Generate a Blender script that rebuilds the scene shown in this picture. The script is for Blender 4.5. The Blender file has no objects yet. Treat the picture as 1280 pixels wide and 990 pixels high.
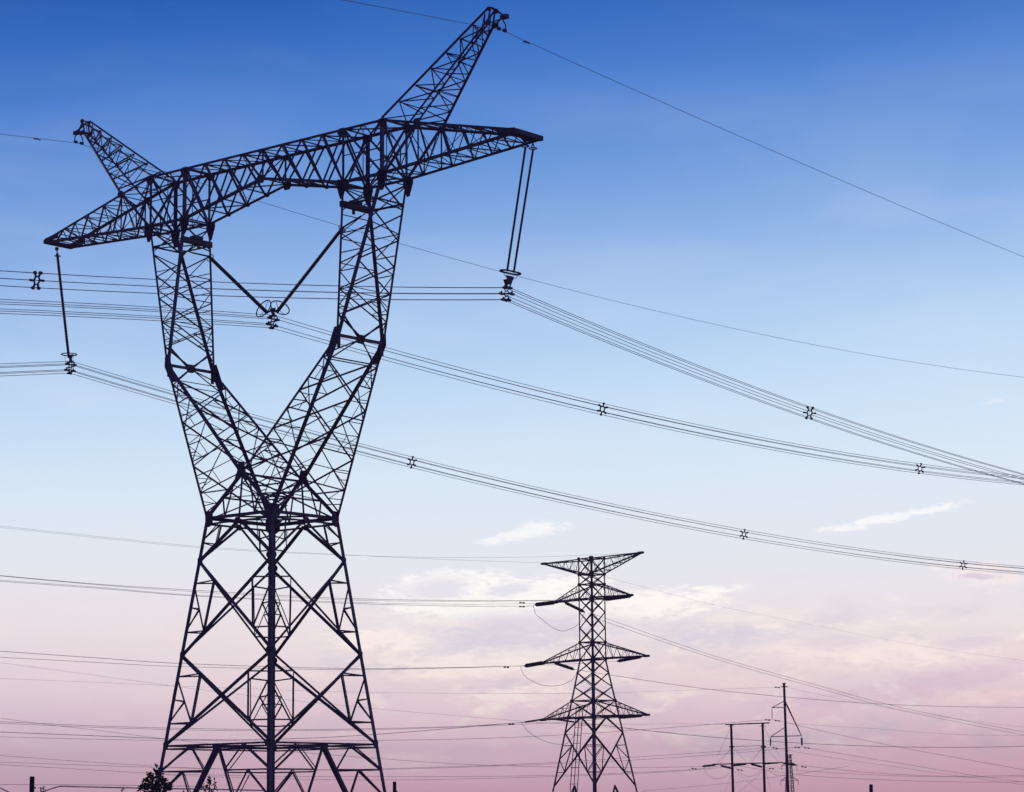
import bpy, math, random
from mathutils import Vector, Matrix
V = Vector
X_, Y_, Z_ = V((1, 0, 0)), V((0, 1, 0)), V((0, 0, 1))
random.seed(7)
scene = bpy.context.scene
COL = scene.collection

# ------------------------------------------------------------------ camera
FPX, PITCH, ROLL, CAMZ = 3197.6, 0.1626, 0.0100, 7.8      # focal length in pixels of a 1280 wide frame
cam = bpy.data.objects.new('camera', bpy.data.cameras.new('camera'))
COL.objects.link(cam)
cam.data.sensor_width = 36.0
cam.data.lens = FPX / 1280 * 36.0
cam.data.clip_end = 20000
cam.matrix_world = (Matrix.Translation((0, 0, CAMZ)) @ Matrix.Rotation(math.pi / 2 + PITCH, 4, 'X')
                    @ Matrix.Rotation(-ROLL, 4, 'Z'))
scene.camera = cam


def ray(x, y):
    """direction of the sight line through a pixel of the 1280x990 photograph"""
    a, b = x - 640, 495 - y
    cr, sr = math.cos(ROLL), math.sin(ROLL)
    u, w = (a * cr + b * sr) / FPX, (-a * sr + b * cr) / FPX
    cp, sp = math.cos(PITCH), math.sin(PITCH)
    return V((u, cp - w * sp, sp + w * cp))


def at(x, y, d):
    r = ray(x, y)
    return V((0, 0, CAMZ)) + r * (d / r.y)


def on_plane(x, y, p, az):
    """point of the vertical plane through p with horizontal direction (sin az, cos az)"""
    r = ray(x, y)
    n = V((math.cos(az), -math.sin(az), 0))
    o = V((0, 0, CAMZ))
    return o + r * ((p - o).dot(n) / r.dot(n))


# ------------------------------------------------------------------ world: dusk sky
def lin(c):
    return tuple((v / 12.92 if v <= .04045 else ((v + .055) / 1.055) ** 2.4) for v in (q / 255 for q in c))


SKY_STRENGTH = 1.6
VEIL, HAZE = (.105, .09, .165), .0003


def el_px(y):
    return math.degrees(math.atan((495 - y) / FPX) + PITCH)


def seen(c, y):
    """sky colour that looks like c at picture height y once seen through the haze"""
    e = max(.35, el_px(y)) if y > -500 else 40.0
    k = math.exp(-HAZE * min(2600, 67 / math.tan(math.radians(e))))
    return tuple(max(0.0, (t - v * (1 - k)) / k) / SKY_STRENGTH for t, v in zip(lin(c), VEIL))


world = bpy.data.worlds.new('World')
scene.world = world
world.use_nodes = True
NT = world.node_tree
for n in list(NT.nodes):
    NT.nodes.remove(n)


def N(t, **kw):
    n = NT.nodes.new(t)
    for k, v in kw.items():
        setattr(n, k, v)
    return n


def S(node, i, val):
    if hasattr(val, 'is_linked') or isinstance(val, bpy.types.NodeSocket):
        NT.links.new(val, node.inputs[i])
    else:
        node.inputs[i].default_value = val


def M(op, a, b=0.0, c=0.0, clamp=False):
    n = N('ShaderNodeMath', operation=op, use_clamp=clamp)
    S(n, 0, a); S(n, 1, b); S(n, 2, c)
    return n.outputs[0]


def smooth(x, a, b):
    n = N('ShaderNodeMapRange', interpolation_type='SMOOTHSTEP')
    S(n, 0, x); n.inputs[1].default_value = a; n.inputs[2].default_value = b
    return n.outputs[0]


def mix(f, a, b):
    n = N('ShaderNodeMix', data_type='RGBA')
    S(n, 0, f); S(n, 6, a); S(n, 7, b)
    return n.outputs[2]


tc = N('ShaderNodeTexCoord')
sep = N('ShaderNodeSeparateXYZ')
NT.links.new(tc.outputs['Generated'], sep.inputs[0])
dx, dy, dz = sep.outputs
el = M('MULTIPLY', M('ARCSINE', dz), 180 / math.pi)                 # elevation, degrees
az = M('MULTIPLY', M('ARCTAN2', dx, dy), 180 / math.pi)             # azimuth from the line of sight, degrees


def ramp(rows):
    r = N('ShaderNodeValToRGB')
    S(r, 0, M('DIVIDE', M('SUBTRACT', el, M('MULTIPLY', az, M('MULTIPLY', smooth(el, 4.0, 11.0), .07))), 40.0, clamp=True))
    e = r.color_ramp.elements
    rows = sorted((max(0., el_px(y)) / 40 if y > -500 else -y / 1000 / 40, seen(c, y)) for y, c in rows)
    while len(e) < len(rows):
        e.new(.5)
    for k, (p, c) in enumerate(rows):
        e[k].position = p
        e[k].color = (*c, 1)
    return r.outputs[0]


SKY = [(-38000, (24, 54, 112)), (-26000, (30, 72, 140)), (-60, (36, 90, 174)), (0, (48, 104, 187)), (100, (76, 127, 207)), (200, (106, 152, 218)),
       (300, (140, 177, 230)), (400, (170, 202, 240)), (500, (197, 221, 246)), (600, (216, 231, 246)),
       (700, (228, 231, 239)), (790, (235, 224, 227)), (850, (229, 211, 216)), (900, (217, 192, 203)),
       (950, (203, 172, 187)), (990, (191, 154, 172)), (1015, (178, 142, 162))]
sky = ramp(SKY)
# the left of the view is a little duller near the ground, the right a little pinker
pinker = M('MULTIPLY', smooth(az, 0.0, 13.0), M('SUBTRACT', 1.0, smooth(el, 0.3, 4.5)))
sky = mix(M('MULTIPLY', pinker, .3), sky, (*seen((214, 158, 166), 930), 1))
duller = M('MULTIPLY', M('SUBTRACT', 1.0, smooth(az, -13.0, -3.0)), M('SUBTRACT', 1.0, smooth(el, 1.0, 6.0)))
sky = mix(M('MULTIPLY', duller, .3), sky, (*seen((186, 168, 190), 900), 1))

# clouds live at places of the sky (azimuth, elevation)
cv = N('ShaderNodeCombineXYZ')
S(cv, 0, az); S(cv, 1, el)


def noise(sx, sy, detail=6, rough=.6, seed=0.0, dist=.4):
    mp = N('ShaderNodeMapping')
    NT.links.new(cv.outputs[0], mp.inputs[0])
    mp.inputs['Scale'].default_value = (sx, sy, 1)
    mp.inputs['Location'].default_value = (seed, seed * 1.7, seed * .3)
    nz = N('ShaderNodeTexNoise')
    NT.links.new(mp.outputs[0], nz.inputs['Vector'])
    nz.inputs['Scale'].default_value = 1
    nz.inputs['Detail'].default_value = detail
    nz.inputs['Roughness'].default_value = rough
    nz.inputs['Distortion'].default_value = dist
    return nz.outputs[0]


def px_az(x):
    return math.degrees(math.atan((x - 640) / FPX))


def blob(x, y, wx, wy, tilt=0.0):
    """soft mask round a pixel position, sizes in pixels of the photograph"""
    k = 180 / math.pi / FPX
    a = M('DIVIDE', M('SUBTRACT', az, px_az(x)), wx * k)
    e0 = M('SUBTRACT', M('SUBTRACT', el, el_px(y)), M('MULTIPLY', M('SUBTRACT', az, px_az(x)), tilt))
    b = M('DIVIDE', e0, wy * k)
    d = M('SQRT', M('ADD', M('MULTIPLY', a, a), M('MULTIPLY', b, b)))
    return M('SUBTRACT', 1.0, smooth(d, 0.1, 1.0))


n1 = noise(.45, 1.5, 7, .58, 3.1, .5)
n2 = noise(.7, 2.1, 7, .6, 9.4, .6)
n3 = noise(2.2, 5.0, 6, .62, 5.2, .5)
n4 = noise(1.5, 5.5, 9, .62, 7.7, .8)
n5 = noise(4.5, 13.0, 6, .6, 2.3, .6)
n6 = noise(.12, .45, 5, .55, 11.0, .5)
band = M('MULTIPLY', smooth(el, .4, 2.0), M('SUBTRACT', 1.0, smooth(el, 3.6, 5.6)))
right = M('ADD', M('MULTIPLY', smooth(az, -7.0, -1.0), .8), .2)
band = M('MULTIPLY', band, right)
grey = M('MULTIPLY', smooth(n1, .46, .70), band)
sky = mix(M('MULTIPLY', grey, .6), sky, (*seen((209, 199, 213), 800), 1))
warm = M('MULTIPLY', smooth(M('ADD', M('MULTIPLY', n2, .75), M('MULTIPLY', n3, .25)), .50, .68), band)
sky = mix(M('MULTIPLY', warm, .8), sky, (*seen((252, 237, 229), 810), 1))


thin = M('MULTIPLY', smooth(n6, .40, .75), M('SUBTRACT', 1.0, smooth(el, 9.0, 20.0)))
sky = mix(M('MULTIPLY', thin, .16), sky, (*seen((236, 236, 244), 600), 1))


def puff(y, masks, lo, hi, col, amt):
    global sky
    m = masks[0]
    for q in masks[1:]:
        m = M('MAXIMUM', m, q)
    f = smooth(M('ADD', M('MULTIPLY', m, .62), M('MULTIPLY', M('SUBTRACT', M('ADD', M('MULTIPLY', n4, .62), M('MULTIPLY', n5, .38)), .5), 2.5)), lo, hi)
    f = M('MULTIPLY', f, smooth(m, .0, .3))
    sky = mix(M('MULTIPLY', f, amt), sky, (*seen(col, y), 1))


WHITE, CREAM, GREY, MAUVE = (251, 250, 251), (251, 243, 240), (213, 212, 227), (214, 200, 216)
puff(663, [blob(664, 663, 72, 17, .16), blob(628, 674, 50, 12, .1)], .08, .65, WHITE, .85)
puff(656, [blob(1115, 656, 125, 11, .16), blob(1165, 648, 70, 10, .2), blob(1060, 667, 60, 7, .05)], .12, .7, WHITE, .9)
puff(518, [blob(1245, 518, 40, 8, .1)], .25, .8, WHITE, .3)
puff(745, [blob(575, 745, 150, 50, .05), blob(640, 752, 140, 34, 0), blob(700, 735, 90, 30, .1)], .04, .6, (254, 251, 248), .9)
puff(737, [blob(548, 737, 75, 24, .1), blob(630, 738, 50, 14, .1)], .12, .6, GREY, .6)
puff(757, [blob(810, 757, 140, 30, .06), blob(870, 748, 80, 12, .15)], .04, .55, (254, 249, 245), .95)
puff(728, [blob(1215, 728, 80, 24, -.05), blob(1245, 735, 60, 14, -.05)], .12, .65, (248, 234, 234), .8)
puff(731, [blob(1218, 731, 46, 7, -.02)], .15, .6, MAUVE, .7)
puff(798, [blob(640, 798, 230, 56, .1), blob(900, 800, 140, 26, 0)], .06, .7, (209, 204, 220), .6)
puff(830, [blob(600, 830, 240, 30, .02), blob(480, 800, 120, 30, -.1), blob(640, 870, 120, 24, .1)], .10, .7, (252, 238, 232), .7)
puff(822, [blob(1120, 822, 230, 34, .0), blob(1010, 815, 130, 22, 0)], .10, .75, (249, 234, 229), .75)
puff(810, [blob(1030, 810, 90, 15, .05), blob(1200, 812, 80, 16, .05)], .15, .6, MAUVE, .5)
puff(858, [blob(1180, 858, 210, 26, .2), blob(1020, 880, 140, 20, .1)], .10, .7, (214, 186, 205), .55)
puff(880, [blob(1230, 880, 120, 16, .1)], .15, .7, (240, 208, 212), .5)

# away from the after-glow (behind the camera and low down) the sky is darker
back = smooth(dy, -.55, .75)
sky = mix(back, (*[v / SKY_STRENGTH for v in lin((44, 46, 104))], 1), sky)
under = smooth(el, -2.0, 0.0)
sky = mix(under, (*[v / SKY_STRENGTH for v in lin((74, 62, 84))], 1), sky)
bg = N('ShaderNodeBackground')
NT.links.new(sky, bg.inputs[0])
bg.inputs[1].default_value = SKY_STRENGTH
wo = N('ShaderNodeOutputWorld')
NT.links.new(bg.outputs[0], wo.inputs[0])

# ------------------------------------------------------------------ sun: already very low, left of the view
sd = bpy.data.lights.new('sun', 'SUN')
sd.energy = .5
sd.angle = math.radians(2)
sd.color = (1.0, .62, .48)
sun = bpy.data.objects.new('sun', sd)
COL.objects.link(sun)
sa, se = math.radians(-38), math.radians(5)
sun.rotation_euler = V((math.sin(sa) * math.cos(se), math.cos(sa) * math.cos(se), math.sin(se))).to_track_quat('Z', 'Y').to_euler()
sun.location = (0, 0, 120)

scene.view_settings.view_transform = 'Standard'
scene.view_settings.look = 'None'
scene.view_settings.exposure = 0
scene.view_settings.gamma = 1


# ------------------------------------------------------------------ materials
def material(name, base, rough=.6, metal=0.0, var=.35, scale=3.0, spec=.3, base2=None):
    m = bpy.data.materials.new(name)
    m.use_nodes = True
    t = m.node_tree
    b = t.nodes['Principled BSDF']
    b.inputs['Roughness'].default_value = rough
    b.inputs['Metallic'].default_value = metal
    b.inputs['Specular IOR Level'].default_value = spec
    g = t.nodes.new('ShaderNodeNewGeometry')
    nz = t.nodes.new('ShaderNodeTexNoise')
    nz.inputs['Scale'].default_value = scale
    nz.inputs['Detail'].default_value = 5
    t.links.new(g.outputs['Position'], nz.inputs['Vector'])
    r = t.nodes.new('ShaderNodeValToRGB')
    r.color_ramp.elements[0].position = .3
    r.color_ramp.elements[1].position = .7
    r.color_ramp.elements[0].color = (*[v * (1 - var) for v in base], 1)
    r.color_ramp.elements[1].color = (*(base2 or [v * (1 + var) for v in base]), 1)
    t.links.new(nz.outputs[0], r.inputs[0])
    t.links.new(r.outputs[0], b.inputs['Base Color'])
    return m


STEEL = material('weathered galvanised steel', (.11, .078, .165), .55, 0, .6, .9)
PLATE = material('dark steel plate', (.07, .058, .125), .6, 0, .3, 2.0)
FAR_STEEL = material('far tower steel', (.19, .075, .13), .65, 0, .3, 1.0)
WIRE = material('weathered aluminium wire', (.42, .27, .42), .55, 0, .15, .4)
RUBBER = material('dark composite insulator', (.035, .03, .05), .5, 0, .2, 4.0)
PORC = material('brown porcelain insulator', (.04, .028, .035), .35, 0, .2, 4.0)
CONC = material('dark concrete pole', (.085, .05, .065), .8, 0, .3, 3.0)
LEAF = material('dark leaves', (.075, .05, .05), .7, 0, .5, 2.5)
BARK = material('bark', (.05, .04, .035), .9, 0, .4, 6.0)
SOIL = material('dry field', (.09, .085, .05), .95, 0, .4, .06, base2=(.15, .13, .085))
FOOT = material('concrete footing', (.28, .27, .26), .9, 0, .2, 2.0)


# ------------------------------------------------------------------ mesh helper
class MB:
    def __init__(s):
        s.v, s.f, s.k, s.pl = [], [], 0, []

    def add(s, vs, fs):
        o = len(s.v)
        s.v += [tuple(q) for q in vs]
        s.f += [tuple(i + o for i in f) for f in fs]

    def prism(s, poly, p, q):
        """poly: offsets round p, swept to q"""
        n = len(poly)
        s.add([p + c for c in poly] + [q + c for c in poly],
              [tuple(range(n - 1, -1, -1)), tuple(range(n, 2 * n))] +
              [(i, (i + 1) % n, n + (i + 1) % n, n + i) for i in range(n)])

    def angle(s, p, q, a, d1, d2, t=None):
        """steel angle whose heel runs from p to q, flanges along d1 and d2"""
        ax = (q - p).normalized()
        d1 = (d1 - ax * d1.dot(ax)).normalized()
        d2 = (d2 - ax * d2.dot(ax))
        d2 = (d2 - d1 * d2.dot(d1)).normalized()
        t = t or max(.012, a * .1)
        poly = [V((0, 0, 0)), d1 * a, d1 * a + d2 * t, d1 * t + d2 * t, d1 * t + d2 * a, d2 * a]
        if d1.cross(d2).dot(ax) < 0:
            poly.reverse()
        s.prism(poly, p, q)

    def brace(s, p, q, a, n):
        """bracing angle lying in a face with outward normal n"""
        ax = (q - p)
        if ax.length < .05:
            return
        ax.normalize()
        d1 = ax.cross(n)
        if d1.length < 1e-3:
            d1 = ax.orthogonal()
        d1.normalize()
        s.k += 1
        off = n * (-.035 - .017 * (s.k % 6)) - d1 * (a * .5)
        s.angle(p + off, q + off, a, d1, -n, max(.009, a * .09))

    def box(s, c, ux, uy, uz):
        vs = [c + ux * i + uy * j + uz * k for k in (-1, 1) for j in (-1, 1) for i in (-1, 1)]
        s.add(vs, [(0, 2, 3, 1), (4, 5, 7, 6), (0, 1, 5, 4), (2, 6, 7, 3), (0, 4, 6, 2), (1, 3, 7, 5)])

    def bar(s, p, q, w, h=None, up=V((0, 0, 1))):
        ax = (q - p).normalized()
        d1 = ax.cross(up)
        if d1.length < 1e-3:
            d1 = ax.orthogonal()
        d1.normalize()
        d2 = ax.cross(d1).normalized()
        h = h or w
        poly = [d1 * w / 2 + d2 * h / 2, -d1 * w / 2 + d2 * h / 2, -d1 * w / 2 - d2 * h / 2, d1 * w / 2 - d2 * h / 2]
        s.prism(poly, p, q)

    def plate(s, c, u, v, pts, t=.03, solo=True):
        """flat gusset: pts in the (u,v) plane round c"""
        n = u.cross(v).normalized()
        s.k += 1
        c = c + n * (.003 * (s.k % 5))
        if solo:
            q = MB()
            q.prism([u * a + v * b for a, b in pts], c - n * t / 2, c + n * t / 2)
            s.pl.append((q.v, q.f))
        else:
            s.prism([u * a + v * b for a, b in pts], c - n * t / 2, c + n * t / 2)

    def plates(s, mat, parent):
        """every plate collected so far becomes a mesh of its own"""
        for vs, fs in s.pl:
            q = MB()
            q.v, q.f = vs, fs
            q.build('gusset_plate', mat, parent)
        s.pl = []

    def tube(s, pts, r, seg=6, close=False, rad=None):
        pts = [V(p) for p in pts]
        n = len(pts)
        vs, fs = [], []
        prev = None
        for i, p in enumerate(pts):
            if close:
                t = pts[(i + 1) % n] - pts[i - 1]
            else:
                t = pts[min(i + 1, n - 1)] - pts[max(i - 1, 0)]
            t.normalize()
            if prev is None:
                prev = t.orthogonal().normalized()
            prev = (prev - t * prev.dot(t)).normalized()
            b = t.cross(prev)
            rr = rad[i] if rad else r
            for j in range(seg):
                a = 2 * math.pi * j / seg
                vs.append(p + (prev * math.cos(a) + b * math.sin(a)) * rr)
        m = n if close else n - 1
        for i in range(m):
            for j in range(seg):
                k = (i + 1) % n
                fs.append((i * seg + j, i * seg + (j + 1) % seg, k * seg + (j + 1) % seg, k * seg + j))
        if not close:
            fs += [tuple(range(seg - 1, -1, -1)), tuple((n - 1) * seg + j for j in range(seg))]
        s.add(vs, fs)

    def ring(s, c, axis, R, r, seg=28):
        u = axis.orthogonal().normalized()
        w = axis.normalized().cross(u)
        s.tube([c + (u * math.cos(2 * math.pi * i / seg) + w * math.sin(2 * math.pi * i / seg)) * R for i in range(seg)],
               r, 6, True)

    def sheds(s, p, q, core, shed, pitch):
        """ribbed insulator rod"""
        L = (q - p).length
        n = max(3, int(L / pitch))
        pts, rad = [p], [core]
        for i in range(n):
            for f, r in ((.2, core), (.45, shed), (.6, shed * .92), (.8, core)):
                pts.append(p.lerp(q, (i + f) / n)); rad.append(r)
        pts.append(q); rad.append(core)
        s.tube(pts, 0, 8, False, rad)

    def build(s, name, mat, parent=None, loc=None, smooth=False):
        me = bpy.data.meshes.new(name)
        me.from_pydata(s.v, [], s.f)
        me.materials.append(mat)
        if smooth:
            for p in me.polygons:
                p.use_smooth = True
        o = bpy.data.objects.new(name, me)
        COL.objects.link(o)
        if parent:
            o.parent = parent
        return o


def tag(o, label, cat, group=None, kind=None):
    if label:
        o['label'] = label
    if cat:
        o['category'] = cat
    if group:
        o['group'] = group
    if kind:
        o['kind'] = kind
    return o


def empty(name, loc, rz=0.0):
    o = bpy.data.objects.new(name, None)
    COL.objects.link(o)
    o.location = loc
    o.rotation_euler = (0, 0, rz)
    o.empty_display_size = .5
    return o


# ------------------------------------------------------------------ ground
g = MB()
RG = 2500
ring_r = [0, 40, 120, 300, 800, 1500, RG]
seg = 64
g.v.append((0, 0, 0))
for r in ring_r[1:]:
    for j in range(seg):
        a = 2 * math.pi * j / seg
        g.v.append((r * math.cos(a), r * math.sin(a), 0))
for j in range(seg):
    g.f.append((0, 1 + j, 1 + (j + 1) % seg))
for i in range(len(ring_r) - 2):
    for j in range(seg):
        a, b = 1 + i * seg + j, 1 + i * seg + (j + 1) % seg
        g.f.append((a, a + seg, b + seg, b))
tag(g.build('ground', SOIL), None, None, kind='structure')

# ------------------------------------------------------------------ evening haze
hm_ = bpy.data.materials.new('evening haze')
hm_.use_nodes = True
ht = hm_.node_tree
for n in list(ht.nodes):
    ht.nodes.remove(n)
pv = ht.nodes.new('ShaderNodeVolumePrincipled')
pv.inputs['Color'].default_value = (.90, .69, .92, 1)
pv.inputs['Density'].default_value = HAZE
pv.inputs['Anisotropy'].default_value = .2
hmo = ht.nodes.new('ShaderNodeOutputMaterial')
ht.links.new(pv.outputs[0], hmo.inputs['Volume'])
hz = MB()
hz.box(V((0, 0, 36.5)), X_ * 2600, Y_ * 2600, Z_ * 38)
tag(hz.build('haze', hm_), None, None, kind='stuff')

# ------------------------------------------------------------------ the great tower
TX, TY, TAZ, GZ = -17.33, 182.9686, -0.7013, 6.2
W, ZW, W1, Z1 = 3.36, 22.8644, 5.36, 6.695
XK, YK, ZK = 8.7712, 2.3613, 34.8518
XC, CC, BB, ZB, ZT, ZM = 10.1613, 1.9502, 1.33, 46.0, 50.0, 47.66
XT, ZTIP = 24.49, 46.84
YV, ZV, XO = 3.0744, 25.9813, 15.43
XPI, ZPI, XPO, ZPO, YP = 21.3251, 56.3428, 21.0931, 55.2848, .3645
XBR, ZBR = 22.45, 55.55
ZGND = -GZ
tower = empty('transmission_tower', (TX, TY, GZ), TAZ)
tag(tower, 'huge steel lattice pylon with two raised arms and a bridge, nearest and tallest', 'pylon')
TMW = Matrix.Translation((TX, TY, GZ)) @ Matrix.Rotation(TAZ, 4, 'Z')
TMI = TMW.inverted()


def tl_plane_x(x, y, X):
    """tower-local point of plane X=const seen at a pixel"""
    o, r = TMI @ V((0, 0, CAMZ)), TMI.to_3x3() @ ray(x, y)
    return o + r * ((X - o.x) / r.x)


def tl_plane_y(x, y, Y=0.0):
    o, r = TMI @ V((0, 0, CAMZ)), TMI.to_3x3() @ ray(x, y)
    return o + r * ((Y - o.y) / r.y)


def wz(z):
    return W + (ZW - z) * (W1 - W) / (ZW - Z1)


def lerp(a, b, t):
    return a + (b - a) * t


def nrm(a, b, c, center):
    n = (b - a).cross(c - a).normalized()
    return n if (a - center).dot(n) > 0 else -n


def panel_x(mb, A0, A1, B0, B1, n, a=.12, r=.07, red=True, top=True):
    mb.brace(A0, B1, a, n)
    mb.brace(B0, A1, a, n)
    if top:
        mb.brace(A1, B1, a * .8, n)
    if red:
        for P0, P1, Q0, Q1 in ((A0, A1, B0, B1), (B0, B1, A0, A1)):
            u, l = lerp(P0, Q1, .24), lerp(P1, Q0, .24)
            mb.brace(lerp(P0, P1, .25), u, r, n)
            mb.brace(lerp(P0, P1, .75), l, r, n)
            mb.brace(lerp(P0, P1, .5), lerp(u, l, .0), r, n)
            mb.brace(lerp(P0, P1, .5), l, r, n)


def zigzag(mb, A, B, ts, n, a=.09, posts=True, start=0):
    """A,B: pairs of end points; diagonals alternate between the two chords"""
    for i in range(len(ts) - 1):
        t0, t1 = ts[i], ts[i + 1]
        if (i + start) % 2 == 0:
            mb.brace(lerp(*A, t0), lerp(*B, t1), a, n)
        else:
            mb.brace(lerp(*B, t0), lerp(*A, t1), a, n)
        if posts and i > 0:
            mb.brace(lerp(*A, t0), lerp(*B, t0), a * .8, n)


def warren(mb, A, B, tA, tB, n, a=.1):
    """V pattern: nodes tA on A, tB on B in between"""
    for i, t in enumerate(tB):
        mb.brace(lerp(*A, tA[i]), lerp(*B, t), a, n)
        if i + 1 < len(tA):
            mb.brace(lerp(*B, t), lerp(*A, tA[i + 1]), a, n)


SG = [(-1, -1), (1, -1), (1, 1), (-1, 1)]           # corners in order round the square


def corner(sx, sy, z):
    w = wz(z)
    return V((sx * w, sy * w, z))


def hexplate(w, h, taper=.6):
    return [(-w * taper, -h), (w * taper, -h), (w, -h * .2), (w, h * .45), (w * taper, h), (-w * taper, h), (-w, h * .45), (-w, -h * .2)]


# legs, each with its gussets and concrete footing
L_LEV = [19.76, 13.05, Z1]
for sx, sy in SG:
    m = MB()
    m.angle(corner(sx, sy, ZGND + .3), corner(sx, sy, ZW + .25), .29, V((-sx, 0, 0)), V((0, -sy, 0)), .035)
    leg = m.build('leg', STEEL, tower)
    f = MB()
    c = corner(sx, sy, ZGND)
    f.box(c + V((0, 0, .16)), X_ * .75, Y_ * .75, Z_ * .3)
    f.box(c + V((0, 0, .56)), X_ * .42, Y_ * .42, Z_ * .1)
    f.build('footing', FOOT, leg)
    gs = MB()
    for z in L_LEV:
        for d, o in ((V((-sx, 0, 0)), V((0, sy, 0))), (V((0, -sy, 0)), V((sx, 0, 0)))):
            gs.plate(corner(sx, sy, z) + d * .22 + o * .03, d, Z_, [(-.2, -.24), (.12, -.24), (.26, -.08), (.26, .08), (.12, .24), (-.2, .24)], .02)
    for d, o in ((V((-sx, 0, 0)), V((0, sy, 0))), (V((0, -sy, 0)), V((sx, 0, 0)))):
        gs.plate(corner(sx, sy, ZW) + d * .34 + o * .04, d, Z_, [(-.34, -.6), (.0, -.6), (.36, -.4), (.36, .4), (.15, .5), (-.34, .45)], .03)
    gs.plates(PLATE, leg)

# bracing of the four body faces
for k in range(4):
    (ax, ay), (bx, by) = SG[k], SG[(k + 1) % 4]
    n = V(((ax + bx) / 2, (ay + by) / 2, 0)).normalized()
    m = MB()
    A = lambda z: corner(ax, ay, z)
    B = lambda z: corner(bx, by, z)
    mid = lambda z: (A(z) + B(z)) / 2
    # below the waist: an inverted V and its small members
    zt, zb = ZW - .35, 19.76
    for C in (A, B):
        m.brace(mid(zt), C(zb), .19, n)
        dg = lambda t: lerp(C(zb), mid(zt), t)
        zm = lambda t: lerp(zb, zt, t)
        m.brace(C(zm(.5)), dg(.42), .09, n)
        m.brace(dg(.42), lerp(C(zt), mid(zt), .45), .09, n)
        m.brace(C(zm(.56)), lerp(C(zt), mid(zt), .42), .09, n)
    # two tall X panels with their redundants
    for zt, zb in ((19.76, 13.05), (13.05, Z1)):
        m.brace(A(zt), B(zb), .17, n)
        m.brace(B(zt), A(zb), .17, n)
        for C, D in ((A, B), (B, A)):
            z = lambda t: lerp(zt, zb, t)
            up, lo = lerp(C(zt), D(zb), .215), lerp(C(zb), D(zt), .25)
            m.brace(C(z(.235)), up, .10, n)
            m.brace(up, lo, .10, n)
            m.brace(C(z(.25)), lo, .085, n)
            mm = lerp(C(z(.25)), lo, .52)
            m.brace(C(z(.49)), mm, .085, n)
            m.brace(mm, C(z(.74)), .085, n)
            m.brace(C(z(.755)), lo, .10, n)
    # the foot: horizontal, inverted V to the footings, three rows of small members
    m.brace(A(Z1), B(Z1), .13, n)
    m.brace(A(Z1 - .22), B(Z1 - .22), .1, n)
    lev = [Z1, 4.9, 2.9, .5, -2.5, ZGND + .5]
    for C in (A, B):
        foot = C(ZGND + .6)
        st = lambda z: lerp(mid(Z1), foot, (Z1 - z) / (Z1 - foot.z))
        m.brace(mid(Z1), foot, .21 if foot.x * foot.y > 0 else .12, n)
        for i in range(len(lev) - 2):
            a0, s0, a1, s1 = C(lev[i]), st(lev[i]), C(lev[i + 1]), st(lev[i + 1])
            top = lerp(a0, s0, .5)
            m.brace(a1, s1, .10, n)
            m.brace(top, a1, .12, n)
            m.brace(top, s1, .085, n)
    m.build('leg_bracing', STEEL, tower)
    gp = MB()
    u = (B(Z1) - A(Z1)).normalized()
    gp.plate(mid(Z1 - .18) + n * .03, u, Z_, hexplate(.26, .19), .03)
    gp.plate(mid(ZW - .38) + n * .03, u, Z_, hexplate(.28, .22), .03)
    gp.plates(PLATE, tower)

# waist ring: double horizontals and the flat diaphragm inside
m = MB()
for k in range(4):
    (ax, ay), (bx, by) = SG[k], SG[(k + 1) % 4]
    n = V(((ax + bx) / 2, (ay + by) / 2, 0)).normalized()
    m.brace(corner(ax, ay, ZW), corner(bx, by, ZW), .24, n)
    m.brace(corner(ax, ay, ZW - .42), corner(bx, by, ZW - .42), .13, n)
    m2 = (corner(bx, by, ZW) + corner(*SG[(k + 2) % 4], ZW)) / 2
    m.brace((corner(ax, ay, ZW) + corner(bx, by, ZW)) / 2, m2, .11, Z_)
m.brace(corner(-1, -1, ZW), corner(1, 1, ZW), .09, Z_)
m.brace(corner(1, -1, ZW), corner(-1, 1, ZW), .09, Z_)
m.build('waist_frame', STEEL, tower)
m = MB()
ms = [V((0, -wz(Z1), Z1)), V((wz(Z1), 0, Z1)), V((0, wz(Z1), Z1)), V((-wz(Z1), 0, Z1))]
for k in range(4):
    m.brace(ms[k], ms[(k + 1) % 4], .1, Z_)
m.build('foot_frame', STEEL, tower)

# V nodes over the waist with their struts
m, gp = MB(), MB()
vn = {s: V((0, s * YV, ZV)) for s in (-1, 1)}
for s in (-1, 1):
    n = V((0, s, 0))
    for sx in (-1, 1):
        m.brace(vn[s], corner(sx, s, ZW + .1), .2, n)
        e, w0 = lerp(vn[s], corner(sx, s, ZW), .55), lerp(V((0, s * W, ZW)), corner(sx, s, ZW), .45)
        m.brace(e, w0, .09, n)
        m.brace(lerp(vn[s], corner(sx, s, ZW), .25), w0, .08, n)
        m.brace(vn[s], corner(sx, -s, ZW), .1, Z_)
        m.brace(lerp(vn[s], corner(sx, s, ZW), .55), lerp(vn[-s], corner(sx, -s, ZW), .55), .09, V((sx, 0, .4)).normalized())
        m.brace(lerp(vn[s], corner(sx, s, ZW), .28), lerp(vn[-s], corner(sx, -s, ZW), .55), .07, V((sx, 0, .4)).normalized())
    m.brace(vn[s], V((0, s * W, ZW)), .1, n)
    gp.plate(vn[s] + n * .03 + Z_ * .1, X_, Z_, [(-.72, -.72), (-.5, -.78), (-.1, -.36), (.1, -.36), (.5, -.78), (.72, -.72), (.36, .1), (.3, .55), (-.3, .55), (-.36, .1)], .03)
m.brace(vn[-1], vn[1], .14, Z_)
vf = m.build('waist_strut', STEEL, tower)
gp.plates(PLATE, vf)

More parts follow.
